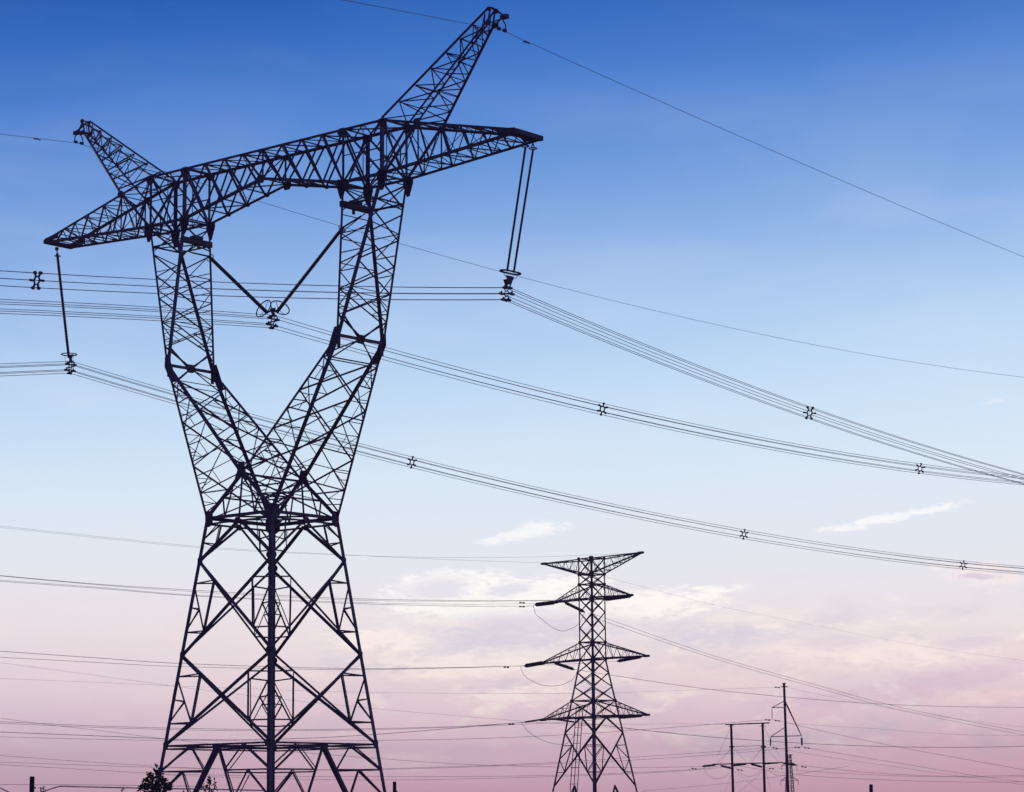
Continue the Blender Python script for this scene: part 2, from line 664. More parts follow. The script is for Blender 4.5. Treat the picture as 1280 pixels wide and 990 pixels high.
# the two raised arms
KO = .10
for s in (-1, 1):
    ctr = V((s * 8.5, 0, 36))
    k = {(o, y): V((s * (XK + o * KO), y * YK, ZK)) for o in (-1, 1) for y in (-1, 1)}
    top = {(o, y): V((s * (XC + o * CC), y * BB, ZB)) for o in (-1, 1) for y in (-1, 1)}
    bot = {(1, y): corner(s, y, ZW) for y in (-1, 1)}
    bot.update({(-1, y): vn[y] for y in (-1, 1)})
    m = MB()
    for o in (-1, 1):
        for y in (-1, 1):
            m.angle(bot[o, y], k[o, y], .2, V((-o * s, 0, 0)), V((0, -y, 0)), .026)
            m.angle(k[o, y], top[o, y], .19, V((-o * s, 0, 0)), V((0, -y, 0)), .026)
    arm = m.build('tower_arm', STEEL, tower)
    b = MB()
    # lower half, near and far faces
    for y in (-1, 1):
        n = V((0, y, 0))
        A, B = (bot[1, y], k[1, y]), (bot[-1, y], k[-1, y])
        tA = [0.16, .36, .56, .74, .89]
        tB = [0.0, .24, .48, .70, .87]
        for i in range(4):
            p, q = lerp(*A, tA[i]), lerp(*B, tB[i])
            p1, q1 = lerp(*A, tA[i + 1]), lerp(*B, tB[i + 1])
            b.brace(p, q, .1, n)
            b.brace(p, q1, .1, n)
            # small members
            mm = lerp(p, q1, .5)
            b.brace(mm, lerp(p, p1, .55), .065, n)
            b.brace(mm, lerp(q, q1, .5), .065, n)
            b.brace(lerp(p, q1, .25), lerp(p, p1, .3), .06, n)
            b.brace(lerp(p, q, .5), mm, .06, n)
        b.brace(lerp(*A, .16), vn[y] * .62 + corner(s, y, ZW) * .38, .1, n)
        b.brace(lerp(*A, .08), vn[y] * .35 + corner(s, y, ZW) * .65, .07, n)
    # lower half, outer and inner faces
    for o in (1, -1):
        A, B = (bot[o, -1], k[o, -1]), (bot[o, 1], k[o, 1])
        n = nrm(A[0], A[1], B[0], V((s * 4.5, 0, 30)) if o == 1 else V((s * 9, 0, 24)))
        ts = [0.03, .33, .61, .86]
        for i in range(3):
            panel_x(b, lerp(*A, ts[i]), lerp(*A, ts[i + 1]), lerp(*B, ts[i]), lerp(*B, ts[i + 1]), n, .095, .06, i < 2 or o == 1, False)
        b.brace(lerp(*A, .86), lerp(*B, .86), .07, n)
    # kink: cross beam with an X up and down
    cn, cf = (k[1, -1] + k[-1, -1]) / 2, (k[1, 1] + k[-1, 1]) / 2
    cm = (cn + cf) / 2
    n = V((s, 0, 0))
    b.bar(cn, cf, .17, .2)
    for y in (-1, 1):
        for o in (-1, 1):
            up = lerp(k[o, y], top[o, y], .13)
            dn = lerp(k[o, y], bot[o, y], .14)
            b.brace(cm, up, .1, n * o)
            b.brace(cm, dn, .1, n * o)
    # upper half
    U = [.13, .3, .47, .63, .79, .835, .97]
    for o in (-1, 1):
        A, B = (k[o, -1], top[o, -1]), (k[o, 1], top[o, 1])
        n = nrm(A[0], A[1], B[0], ctr + V((s * 1.2, 0, 5)))
        panel_x(b, lerp(*A, U[0]), lerp(*A, U[1]), lerp(*B, U[0]), lerp(*B, U[1]), n, .075, .055, True)
        for i in range(1, 4):
            p, q = lerp(*A, U[i]), lerp(*B, U[i])
            b.brace(p, lerp(*B, U[i + 1]), .085, n)
            if o == 1:
                b.brace(q, lerp(*A, U[i + 1]), .085, n)
            else:
                b.brace(lerp(*A, U[i + 1]), lerp(*B, U[i + 1]), .075, n)
        panel_x(b, lerp(*A, U[5]), lerp(*A, U[6]), lerp(*B, U[5]), lerp(*B, U[6]), n, .1, .06, False)
    for y in (-1, 1):
        n = V((0, y, 0))
        A, B = (k[1, y], top[1, y]), (k[-1, y], top[-1, y])
        zigzag(b, A, B, [.05, .18, .3, .42, .54, .67, .8], n, .085, True, 1 if y == 1 else 0)
        panel_x(b, lerp(*A, .82), lerp(*A, .97), lerp(*B, .82), lerp(*B, .97), n, .1, .06, False, False)
    b.build('arm_bracing', STEEL, arm)
    gp = MB()
    gp.plate(cm, Y_, Z_, hexplate(.36, .3), .2)
    for y in (-1, 1):
        d = (bot[-1, y] - k[-1, y]).normalized()
        if True:
            gp.plate(k[-1, y] + V((-s * .08, y * .04, -.15)), X_, Z_,
                     [(-.22 + .16 * s, .75), (.22 + .16 * s, .75), (.4, 0), (.3 - .6 * s, -1.25), (-.3 - .6 * s, -1.25), (-.4, 0)], .03)
        gp.plate(k[1, y] + V((-s * .12, -y * .16, -.1)), Y_, Z_, [(-.16, .8), (.16, .8), (.16, -.8), (-.16, -.8)], .03)
    gp.plates(PLATE, arm)
    # ring under the bridge with the heavy hanger beam on the inner side
    u = .855
    q = {kk: lerp(k[kk], top[kk], u) for kk in k}
    h = MB()
    h.brace(q[1, -1], q[1, 1], .13, V((s, 0, 0)))
    for y in (-1, 1):
        h.brace(q[1, y], q[-1, y], .13, V((0, y, 0)))
        h.brace(q[1, y], (q[-1, -1] + q[-1, 1]) / 2, .08, Z_)
    h.bar(q[-1, -1] + Z_ * .1, q[-1, 1] + Z_ * .1, .34, .42)
    h.box((q[-1, -1] + q[-1, 1]) / 2 + V((0, 0, .42)), X_ * .28, Y_ * .42, Z_ * .12)
    h.box((q[-1, -1] + q[-1, 1]) / 2 + V((-s * .2, 0, -.2)), X_ * .06, Y_ * .1, Z_ * .2)
    h.build('hanger_beam', PLATE, arm)

# the bridge between and over the arms
m = MB()
for y in (-1, 1):
    x1 = XC + CC
    m.angle(V((-x1, y * BB, ZT)), V((x1, y * BB, ZT)), .19, V((0, -y, 0)), V((0, 0, -1)), .026)
    for s in (-1, 1):
        m.angle(V((s * (XC - CC), y * BB, ZB)), V((0, y * BB, ZM)), .2, V((0, -y, 0)), V((0, 0, 1)), .026)
        m.angle(V((s * (XC - CC), y * BB, ZB)), V((s * x1, y * BB, ZB)), .2, V((0, -y, 0)), V((0, 0, 1)), .026)
        for o in (-1, 1):
            m.angle(V((s * (XC + o * CC), y * BB, ZB)), V((s * (XC + o * CC), y * BB, ZT)), .22, V((-o * s, 0, 0)), V((0, -y, 0)), .026)
bridge = m.build('bridge_beam', STEEL, tower)
b, gp = MB(), MB()
xi = XC - CC
for y in (-1, 1):
    n = V((0, y, 0))
    zb = lambda x: ZB + (ZM - ZB) * (1 - abs(x) / xi)
    xs = [xi * i / 4 for i in range(-4, 5)]
    for i in range(8):
        a, c = xs[i], xs[i + 1]
        b.brace(V((a, y * BB, ZT)), V((c, y * BB, zb(c))), .13, n)
        b.brace(V((c, y * BB, ZT)), V((a, y * BB, zb(a))), .10, n)
    b.brace(V((0, y * BB, ZT)), V((0, y * BB, ZM)), .1, n)
    for s in (-1, 1):
        xo = s * (XC + CC)
        xin = s * xi
        xm = s * XC
        tO, tI, bO, bI = (V((xo, y * BB, ZT)), V((xin, y * BB, ZT)), V((xo, y * BB, ZB)), V((xin, y * BB, ZB)))
        b.brace(bI, tO, .15, n)
        b.brace(tI, bO, .12, n)
        zm_ = (ZB + ZT) / 2
        ct = V((xm, y * BB, zm_))
        b.brace(V((xo, y * BB, zm_)), ct, .08, n)
        b.brace(V((xin, y * BB, zm_)), ct, .08, n)
        b.brace(V((xm, y * BB, ZT)), lerp(tO, ct, .5), .07, n)
        b.brace(V((xm, y * BB, ZT)), lerp(tI, ct, .5), .07, n)
        b.brace(V((xm, y * BB, ZB)), lerp(bI, ct, .5), .07, n)
        b.brace(V((xm, y * BB, ZB)), lerp(bO, ct, .5), .07, n)
        b.brace(V((xm, y * BB, ZB)), V((xm, y * BB, ZT)), .08, n)
        for o in (-1, 1):
            xx = s * (XC + o * CC)
            gp.plate(V((xx, y * (BB + .03), ZB - .1)), X_, Z_, [(-.13, -1.05), (.13, -1.05), (.48, -.1), (.48, .35), (-.48, .35), (-.48, -.1)], .03)
            gp.plate(V((xx + s * o * .03, y * BB, ZB - .1)), Y_, Z_, [(-.13, -.9), (.13, -.9), (.42, -.1), (.42, .32), (-.42, .32), (-.42, -.1)], .03)
            gp.plate(V((xx, y * (BB + .03), ZT - .25)), X_, Z_, hexplate(.42, .28), .03)
            gp.plate(V((xx + s * o * .03, y * (BB - .15), ZT - .25)), Y_, Z_, hexplate(.3, .26), .03)
    gp.plate(V((0, y * (BB + .03), ZM + .05)), X_, Z_, hexplate(.42, .32), .03)
    gp.plate(V((0, y * (BB + .03), ZT - .2)), X_, Z_, hexplate(.26, .18), .03)
    for i in range(1, 8):
        if i != 4:
            gp.plate(V((xs[i], y * (BB + .03), zb(xs[i]) + .08)), X_, Z_, hexplate(.2, .15), .02)
# top and bottom planes, cross frames
for i in range(8):
    a, c = xs[i], xs[i + 1]
    sy = 1 if i % 2 else -1
    b.brace(V((a, -sy * BB, ZT)), V((c, sy * BB, ZT)), .085, Z_)
    b.brace(V((a, sy * BB, ZT)), V((c, -sy * BB, ZT)), .06, Z_)
    b.brace(V((a, -sy * BB, zb(a))), V((c, sy * BB, zb(c))), .085, -Z_)
    b.brace(V((a, -BB, zb(a))), V((a, BB, zb(a))), .085, -Z_)
    b.brace(V((a, -BB, ZT)), V((a, BB, ZT)), .075, Z_)
for s in (-1, 1):
    for o in (-1, 1):
        x = s * (XC + o * CC)
        n = V((s * o, 0, 0))
        b.brace(V((x, -BB, ZB)), V((x, BB, ZT)), .1, n)
        b.brace(V((x, BB, ZB)), V((x, -BB, ZT)), .1, n)
        b.brace(V((x, -BB, ZB)), V((x, BB, ZB)), .15, n)
        b.brace(V((x, -BB, ZT)), V((x, BB, ZT)), .13, n)
    for z, nn in ((ZB, -Z_), (ZT, Z_)):
        b.brace(V((s * xi, -BB, z)), V((s * (XC + CC), BB, z)), .09, nn)
        b.brace(V((s * xi, BB, z)), V((s * (XC + CC), -BB, z)), .09, nn)
b.brace(V((0, -BB, ZM)), V((0, BB, ZT)), .07, X_)
b.brace(V((0, BB, ZM)), V((0, -BB, ZT)), .07, X_)
b.build('bridge_bracing', STEEL, bridge)
gp.plates(PLATE, bridge)

# cantilevers and earth-wire peaks
for s in (-1, 1):
    x1 = XC + CC
    tz = ZTIP + (-.08 if s < 0 else .0)
    tipy = BB
    t = {y: (V((s * x1, y * BB, ZT)), V((s * XT, y * tipy, tz + .18))) for y in (-1, 1)}
    bt = {y: (V((s * x1, y * BB, ZB)), V((s * XT, y * tipy, tz - .12))) for y in (-1, 1)}
    m = MB()
    for y in (-1, 1):
        m.angle(*t[y], .18, V((0, -y, 0)), V((0, 0, -1)), .026)
        m.angle(*bt[y], .19, V((0, -y, 0)), V((0, 0, 1)), .026)
    can = m.build('cantilever', STEEL, tower)
    b = MB()
    uo = (XO - x1) / (XT - x1)
    tA = [0, uo, .44, .58, .71, .83]
    tB = [.13, .35, .51, .65, .78]
    for y in (-1, 1):
        n = V((0, y, 0))
        warren(b, t[y], bt[y], tA, tB + [.9], n, .1)
        b.brace(lerp(*t[y], uo), bt[y][0], .15, n)
        b.brace(lerp(*t[y], uo), lerp(*bt[y], .27), .08, n)
        b.brace(lerp(lerp(*t[y], uo), bt[y][0], .5), t[y][0], .08, n)
        b.brace(lerp(lerp(*t[y], uo), bt[y][0], .5), lerp(*bt[y], .13), .07, n)
    for A, B, n in ((t[-1], t[1], Z_), (bt[-1], bt[1], -Z_)):
        zigzag(b, A, B, [0, .13, uo, .35, .44, .53, .62, .71, .8, .88, .95], n, .075, True)
    for u in (uo, .44, .62, .8):
        b.brace(lerp(*t[-1], u), lerp(*bt[1], u), .06, X_ * s)
        b.brace(lerp(*t[1], u), lerp(*bt[-1], u), .06, X_ * s)
    b.build('cantilever_bracing', STEEL, can)
    e = MB()
    e.box(V((s * (XT - .12), 0, tz + .02)), X_ * .15, Y_ * (BB + .06), Z_ * .16)
    e.box(V((s * (XT - .55), 0, tz - .06)), X_ * .14, Y_ * (BB - .05), Z_ * .09)
    e.build('end_plate', PLATE, can)
    gp = MB()
    for y in (-1, 1):
        gp.plate(V((s * (XT - .75), y * (BB + .04), tz + .06)), X_ * s, Z_, [(-1.0, .02), (.62, -.16), (.62, .2), (-.2, .33), (-1.0, .34)], .03)
        gp.plate(lerp(*t[y], uo) + V((0, y * .04, -.05)), X_, Z_, hexplate(.32, .26), .03)
    gp.plates(PLATE, can)

    pk = {(o, y): ((lerp(*t[y], uo) if o == 1 else t[y][0].copy()),
                   (V((s * XPO, y * YP, ZPO)) if o == 1 else V((s * XPI, y * YP, ZPI)))) for o in (-1, 1) for y in (-1, 1)}
    m = MB()
    for (o, y), (p, q) in pk.items():
        m.angle(p, q, .14, V((o * s * -.7, 0, -.7 * o)), V((0, -y, 0)), .02)
    peak = m.build('earth_wire_peak', STEEL, tower)
    b = MB()
    tI = [0.0, .16, .31, .46, .60, .73, .85, .95]
    ctr = (pk[1, 1][0] + pk[-1, -1][1]) / 2
    for y in (-1, 1):
        A, B = pk[-1, y], pk[1, y]
        n = V((0, y, 0))
        tO = [(tI[i] + tI[i + 1]) / 2 for i in range(7)]
        warren(b, A, B, tI, tO, n, .085)
    for o in (-1, 1):
        A, B = pk[o, -1], pk[o, 1]
        n = nrm(A[0], A[1], B[0], ctr)
        zigzag(b, A, B, tI, n, .07, True, 0 if o == 1 else 1)
    for u in (.31, .6, .85):
        b.brace(lerp(*pk[-1, -1], u), lerp(*pk[1, 1], u), .06, X_)
    # head: pointed bracket that carries the earth wire
    h0 = V((s * XBR, 0, ZBR))
    for y in (-1, 1):
        b.brace(pk[-1, y][1], h0, .1, V((0, y, 0)))
        b.brace(pk[1, y][1], h0, .1, V((0, y, 0)))
        b.brace(pk[-1, y][1], pk[1, y][1], .09, V((0, y, 0)))
    for o in (-1, 1):
        b.brace(pk[o, -1][1], pk[o, 1][1], .09, X_ * s * o)
    b.build('peak_bracing', STEEL, peak)
    e = MB()
    e.box(h0 + V((-s * .1, 0, 0)), X_ * .28, Y_ * .16, Z_ * .14)
    e.build('wire_bracket', PLATE, peak)
    for y in (-1, 1):
        e.plate(pk[1, y][1] + V((s * .1, y * .03, 0)), X_, Z_, hexplate(.26, .2), .03)
        e.plate(pk[-1, y][1] + V((0, y * .03, -.1)), X_, Z_, hexplate(.16, .14), .03)
    e.plates(PLATE, peak)


# ------------------------------------------------------------------ conductors of the great tower
def polyfit(pts, p0):
    """z = z0 + s*t + k*t^2 through p0, least squares"""
    a11 = a12 = a22 = b1 = b2 = 0.0
    for p in pts:
        t, d = p.y - p0.y, p.z - p0.z
        a11 += t * t; a12 += t ** 3; a22 += t ** 4
        b1 += t * d; b2 += t * t * d
    if len(pts) == 1:
        return b1 / a11, 0.0
    D = a11 * a22 - a12 * a12
    return (b1 * a22 - b2 * a12) / D, (a11 * b2 - a12 * b1) / D


def line_curve(p0, right_px, left_px, yr, yl, n=44):
    """tower-local centre line of a span in the plane X = p0.x"""
    R = polyfit([tl_plane_x(x, y, p0.x) for x, y in right_px], p0)
    Lf = polyfit([tl_plane_x(x, y, p0.x) for x, y in left_px], p0)

    def z(y):
        t = y - p0.y
        s_, k_ = R if t > 0 else Lf
        return V((p0.x, y, p0.z + s_ * t + k_ * t * t))
    ys = [p0.y + yl * (1 - i / n) for i in range(n)] + [p0.y + yr * i / n for i in range(n + 1)]
    return z, ys


HEXR = .47


def hexa(rot):
    return [(HEXR * math.cos(math.radians(a + rot)), HEXR * math.sin(math.radians(a + rot))) for a in (60, 120, 0, 180, -60, -120)]


WNAME = ['upper near', 'upper far', 'middle near', 'middle far', 'lower near', 'lower far']
clampL, clampM, clampR = tl_plane_y(88, 459), tl_plane_y(341, 402), tl_plane_y(633.5, 367)
PH = [('left single insulator', clampL, [(515, 579), (930, 667), (1204, 706.5), (1280, 713)], [(0, 462.5)], 18),
      ('V of two insulators', clampM, [(753, 512), (1150, 585), (1280, 601)], [(170, 391), (0, 383)], 11),
      ('right double insulator', clampR, [(1012, 516), (1150, 562), (1280, 599)], [(340, 363.4), (46, 350.5)], -10)]
curves = []
for nm, c0, rp, lp, rot in PH:
    z, ys = line_curve(c0, rp, lp, 190, -75)
    curves.append((z, rot))
    for (hx, hz), wn in zip(hexa(rot), WNAME):
        m = MB()
        m.tube([TMW @ (z(y) + V((hx, 0, hz))) for y in ys], .0215, 6)
        o = m.build('conductor', WIRE, smooth=True)
        tag(o, f'{wn} wire of the six-wire bundle under the {nm}', 'conductor',
            f'six conductors under the {nm}')


def make_spacer(px, py, ci, label):
    z, rot = curves[ci]
    X = z(0).x
    p = tl_plane_x(px, py, X)
    c = z(p.y)
    m = MB()
    pts = [V((X + .25 * math.cos(math.radians(a + rot)), c.y, c.z + .25 * math.sin(math.radians(a + rot)))) for a in range(0, 360, 60)]
    for i in range(6):
        m.bar(pts[i], pts[(i + 1) % 6], .07, .08, Y_)
    root = empty('bundle_spacer', TMW @ c, TAZ)
    sh = MB()
    sh.v = [tuple(V(v) - c) for v in m.v]; sh.f = m.f
    sh.build('spacer_frame', PLATE, root)
    for a in range(rot, 360 + rot, 60):
        d = V((math.cos(math.radians(a)), 0, math.sin(math.radians(a))))
        q = MB()
        q.bar(d * .25, d * (HEXR - .02), .085, .09, Y_)
        q.box(d * (HEXR + .02), d * .07, Y_ * .09, d.cross(Y_) * .065)
        q.build('spacer_clamp', PLATE, root)
    tag(root, label, 'spacer', 'star shaped spacers on the conductor bundles')


make_spacer(46, 350.5, 2, 'star shaped spacer on the bundle at the left picture edge')
make_spacer(753, 512, 1, 'star spacer midway along the middle bundle, right of the big pylon')
make_spacer(1150, 585, 1, 'star spacer on the middle bundle just before the bundles cross')
make_spacer(1012, 516, 2, 'star spacer on the highest bundle that falls to the right edge')
make_spacer(515, 579, 0, 'star spacer on the lowest bundle close beside the big pylon')
make_spacer(930, 667, 0, 'star spacer on the lowest bundle above and right of the smaller pylon')
make_spacer(1204, 706.5, 0, 'star spacer on the lowest bundle near the right picture edge')


# ------------------------------------------------------------------ insulator assemblies of the great tower
def yoke(root, c, rot):
    """six-way yoke below the insulator: plate, frame and clamps, in assembly coordinates"""
    m = MB()
    m.plate(c + V((0, 0, HEXR + .33)), X_, Z_, [(-.3, .2), (.3, .2), (.12, -.22), (-.12, -.22)], .05, False)
    m.bar(c + V((0, 0, HEXR + .2)), c + V((0, 0, HEXR - .1)), .09)
    for zz in (.36, 0, -.36):
        m.ring(c + V((-.02, 0, zz)), Y_, .18, .035, 14)
    m.bar(c + V((-HEXR, 0, 0)), c + V((HEXR, 0, 0)), .07, .09)
    for sg in (-1, 1):
        m.bar(c + V((-.26, 0, sg * .4)), c + V((.26, 0, sg * .4)), .07, .09)
    m.build('yoke_plate', PLATE, root)
    for hx, hz in hexa(rot):
        q = MB()
        q.box(c + V((hx, 0, hz - .02)), X_ * .07, Y_ * .2, Z_ * .07)
        q.box(c + V((hx, 0, hz + .1)), X_ * .03, Y_ * .05, Z_ * .08)
        q.build('suspension_clamp', PLATE, root)


def shift(mb, o):
    mb.v = [tuple(V(v) - o) for v in mb.v]
    return mb


def assembly(name, c, label, rot):
    root = empty(name, TMW @ c, TAZ)
    tag(root, label, 'insulator', 'insulators hanging from the big pylon')
    yoke(root, V((0, 0, 0)), rot)
    return root


# left: one string
root = assembly('suspension_insulator', clampL, 'single long black insulator with one ring, hanging from the left arm tip', 18)
a, b_ = tl_plane_y(71.5, 317), tl_plane_y(86, 447)
m = MB(); m.sheds(a - clampL, b_ - clampL, .10, .125, .13); rod = m.build('insulator_rod', RUBBER, root)
m = MB(); m.bar(tl_plane_y(71, 309) - clampL, a - clampL, .07); m.box(tl_plane_y(71, 311) - clampL, X_ * .1, Y_ * .1, Z_ * .12); m.build('shackle', PLATE, root)
m = MB(); m.ring(tl_plane_y(71.8, 320) - clampL, Z_, .24, .03); m.build('upper_ring', PLATE, root)
m = MB(); m.ring(tl_plane_y(86.3, 443) - clampL, Z_, .6, .045)
for sg in (-1, 1):
    m.tube([tl_plane_y(86.3, 444) - clampL + V((sg * .53, 0, 0)), tl_plane_y(86.8, 449) - clampL + V((sg * .45, 0, -.2)), tl_plane_y(87, 452) - clampL + V((sg * .1, 0, -.1))], .015, 5)
m.build('corona_ring', PLATE, root)

# right: two strings side by side along the line
root = assembly('suspension_insulator', clampR, 'pair of slim parallel insulator rods hanging from the right arm tip', -10)
cR = clampR
topc, botc = tl_plane_y(661.5, 186), tl_plane_y(638, 340)
for sg in (-1, 1):
    o = V((0, sg * .4, 0))
    m = MB(); m.sheds(topc + o - cR, botc + o * .85 - cR, .07, .09, .12); rod = m.build('insulator_rod', RUBBER, root)
    m = MB(); m.bar(topc + o + V((0, 0, .45)) - cR, topc + o - cR, .05)
    for g_ in (-1, 1):
        m.bar(topc + o + V((0, 0, .5)) - cR, topc + o + V((0, g_ * .2, .12)) - cR, .04)
    m.build('shackle', PLATE, root)
    m = MB(); m.ring(topc + o - cR + V((0, 0, .1)), Z_, .25, .04); m.build('upper_ring', PLATE, root)
m = MB()
rc = botc - cR + V((0, 0, -.02))
m.tube([rc + V((.3 * math.sin(t_), (.45 if math.cos(t_) > 0 else -.45) + .5 * math.cos(t_), 0)) for t_ in [2 * math.pi * i / 32 for i in range(32)]], .065, 6, True)
for sg in (-1, 1):
    m.tube([rc + V((0, sg * .8, 0)), rc + V((0, sg * .6, -.3)), rc + V((0, sg * .25, -.45))], .02, 5)
m.build('corona_ring', PLATE, root)
m = MB()
m.plate(rc + V((-.05, 0, -.4)), Y_, Z_, [(-.42, .16), (.42, .16), (.1, -.45), (-.1, -.45)], .05, False)
m.build('joint_plate', PLATE, root)

# middle: the V
root = assembly('suspension_insulator', clampM, 'V of two thick black insulators meeting at two rings between the pylon arms', 11)
for pt, pb, pr, hang in (((261.5, 321), (334, 391), (329.5, 385.8), (-1)), ((429, 284), (346.5, 389.5), (350, 384.6), (1))):
    a, b_, rr = (tl_plane_y(*q) - clampM for q in (pt, pb, pr))
    m = MB(); m.sheds(a, b_, .12, .15, .13); rod = m.build('insulator_rod', RUBBER, root)
    m = MB(); m.bar(a, V((hang * (XC - CC + .62), 0, 43.75)) - clampM, .09); m.build('shackle', PLATE, root)
    ax = (b_ - a).normalized()
    m = MB(); m.ring(a + ax * .15, ax, .28, .035); m.build('upper_ring', PLATE, root)
    m = MB(); m.ring(rr, ax + V((0, .25, 0)), .72, .045)
    o1 = ax.cross(Y_).normalized()
    for sg in (-1, 1):
        m.bar(rr + o1 * .7 * sg, rr + ax * .2, .03)
    m.build('corona_ring', PLATE, root)
    m = MB(); m.bar(b_, V((hang * .1, 0, HEXR + .42)), .1); m.build('joint_plate', PLATE, root)

# earth wires of the great tower, with their dampers
for s, rp, lp, lab in ((-1, [(390, 272.5), (510, 309), (650, 349), (830, 387), (1280, 472)], [(0, 167.5)], 'thin earth wire from the left peak, passing behind the pylon to the right edge'),
                       (1, [(700, 69), (830, 127), (1000, 205), (1280, 321)], [(430, 0)], 'thin earth wire from the high right peak falling to the right edge')):
    p0 = V((s * (XBR - .35), 0, ZBR - .9))
    z, ys = line_curve(p0, rp, lp, 330, -75)
    m = MB()
    m.tube([TMW @ z(y) for y in ys], .019, 5)
    tag(m.build('earth_wire', WIRE, smooth=True), lab, 'wire', 'earth wires of the big pylon')
    root = empty('earth_wire_clamp', TMW @ p0, TAZ)
    for sg in (-1, 1):
        q = MB()
        q.tube([V((0, sg * .12, .75)), V((0, sg * .4, .45)), V((0, sg * .42, .1)), V((0, sg * .2, -.02))], .045, 6)
        q.box(V((0, sg * .3, .05)), X_ * .07, Y_ * .16, Z_ * .1)
        q.build('clamp_link', PLATE, root)
    tag(root, 'small dark wire clamp hanging under the ' + ('left' if s < 0 else 'right') + ' peak of the big pylon', 'clamp')
    for y in ((-4.2,) if s < 0 else (2.6,)):
        c = z(y)
        d = empty('vibration_damper', TMW @ c, TAZ)
        q = MB()
        q.bar(V((0, -.24, -.08)), V((0, .24, -.08)), .02)
        q.box(V((0, 0, -.04)), X_ * .04, Y_ * .05, Z_ * .07)
        q.build('damper_cable', PLATE, d)
        for sg in (-1, 1):
            q = MB()
            q.tube([V((0, sg * .16, -.08)), V((0, sg * .33, -.08))], .05, 8)
            q.build('damper_weight', PLATE, d)
        tag(d, 'dumbbell damper on the earth wire by the ' + ('left' if s < 0 else 'right') + ' peak of the big pylon', 'damper')

# ------------------------------------------------------------------ the smaller strain tower
D2 = 280.0
AZL = math.radians(47.5)                                    # direction of its line
T2 = at(742.2, 900, D2)
T2 = V((T2.x, T2.y, 0))
S2 = FPX / D2
t2 = empty('strain_tower', T2, -AZL)
tag(t2, 'smaller dark lattice pylon with four tiers of arms, right of the big pylon', 'pylon')
T2W = Matrix.Translation(T2) @ Matrix.Rotation(-AZL, 4, 'Z')


def lz(y):
    return at(742.2, y, D2).z


ZZ = dict(t1=lz(698.4), b1=lz(718.2), t2=lz(730.6), b2=lz(748.4), t3=lz(803), b3=lz(824.6), t4=lz(876), b4=lz(896.6), v=lz(916), x=lz(982))


def hw(z):
    if z >= ZZ['b3']:
        return 1.04
    return 1.04 + (ZZ['b3'] - z) * (3.28 - 1.04) / (ZZ['b3'] - lz(990))


def c2(sx, sy, z):
    return V((sx * hw(z), sy * hw(z), z))


ZF = .3
for sx, sy in SG:
    m = MB()
    for z0, z1 in ((ZF, ZZ['b3']), (ZZ['b3'], ZZ['t1'])):
        m.angle(c2(sx, sy, z0), c2(sx, sy, z1), .22 if z0 == ZF else .16, V((-sx, 0, 0)), V((0, -sy, 0)), .028)
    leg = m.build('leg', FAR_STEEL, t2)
    f = MB()
    f.box(c2(sx, sy, ZF) * 1.0 + V((0, 0, -.1)), X_ * .5, Y_ * .5, Z_ * .3)
    f.build('footing', FOOT, leg)
levs = [ZZ['t1'], ZZ['b1'], ZZ['t2'], ZZ['b2'], lz(765.5), lz(785), ZZ['t3'], ZZ['b3'], lz(841), lz(858.5), ZZ['t4'], ZZ['b4']]
for k in range(4):
    (ax, ay), (bx, by) = SG[k], SG[(k + 1) % 4]
    n = V(((ax + bx) / 2, (ay + by) / 2, 0)).normalized()
    m = MB()
    A = lambda z: c2(ax, ay, z)
    B = lambda z: c2(bx, by, z)
    mid = lambda z: (A(z) + B(z)) / 2
    for i in range(len(levs) - 1):
        m.brace(A(levs[i]), B(levs[i + 1]), .09, n)
        m.brace(B(levs[i]), A(levs[i + 1]), .09, n)
    for key in ('t1', 'b1', 't2', 'b2', 't3', 'b3', 't4', 'b4'):
        m.brace(A(ZZ[key]), B(ZZ[key]), .13, n)
    for C in (A, B):
        m.brace(mid(ZZ['b4']), C(ZZ['v']), .13, n)
    m.brace(A(ZZ['v']), B(ZZ['x']), .13, n)
    m.brace(B(ZZ['v']), A(ZZ['x']), .13, n)
    for C, D in ((A, B), (B, A)):
        up, lo = lerp(C(ZZ['v']), D(ZZ['x']), .24), lerp(C(ZZ['x']), D(ZZ['v']), .26)
        z = lambda t_: lerp(ZZ['v'], ZZ['x'], t_)
        m.brace(C(z(.24)), up, .07, n); m.brace(up, lo, .07, n); m.brace(C(z(.75)), lo, .07, n)
        m.brace(C(z(.5)), up, .07, n); m.brace(C(z(.5)), lo, .07, n)
        m.brace(mid(ZZ['x']), C(ZF + 1), .14, n)
        for u in (.33, .66):
            zz = lerp(ZZ['x'], ZF + 1, u)
            m.brace(C(zz), lerp(mid(ZZ['x']), C(ZF + 1), u), .07, n)
    m.build('leg_bracing', FAR_STEEL, t2)

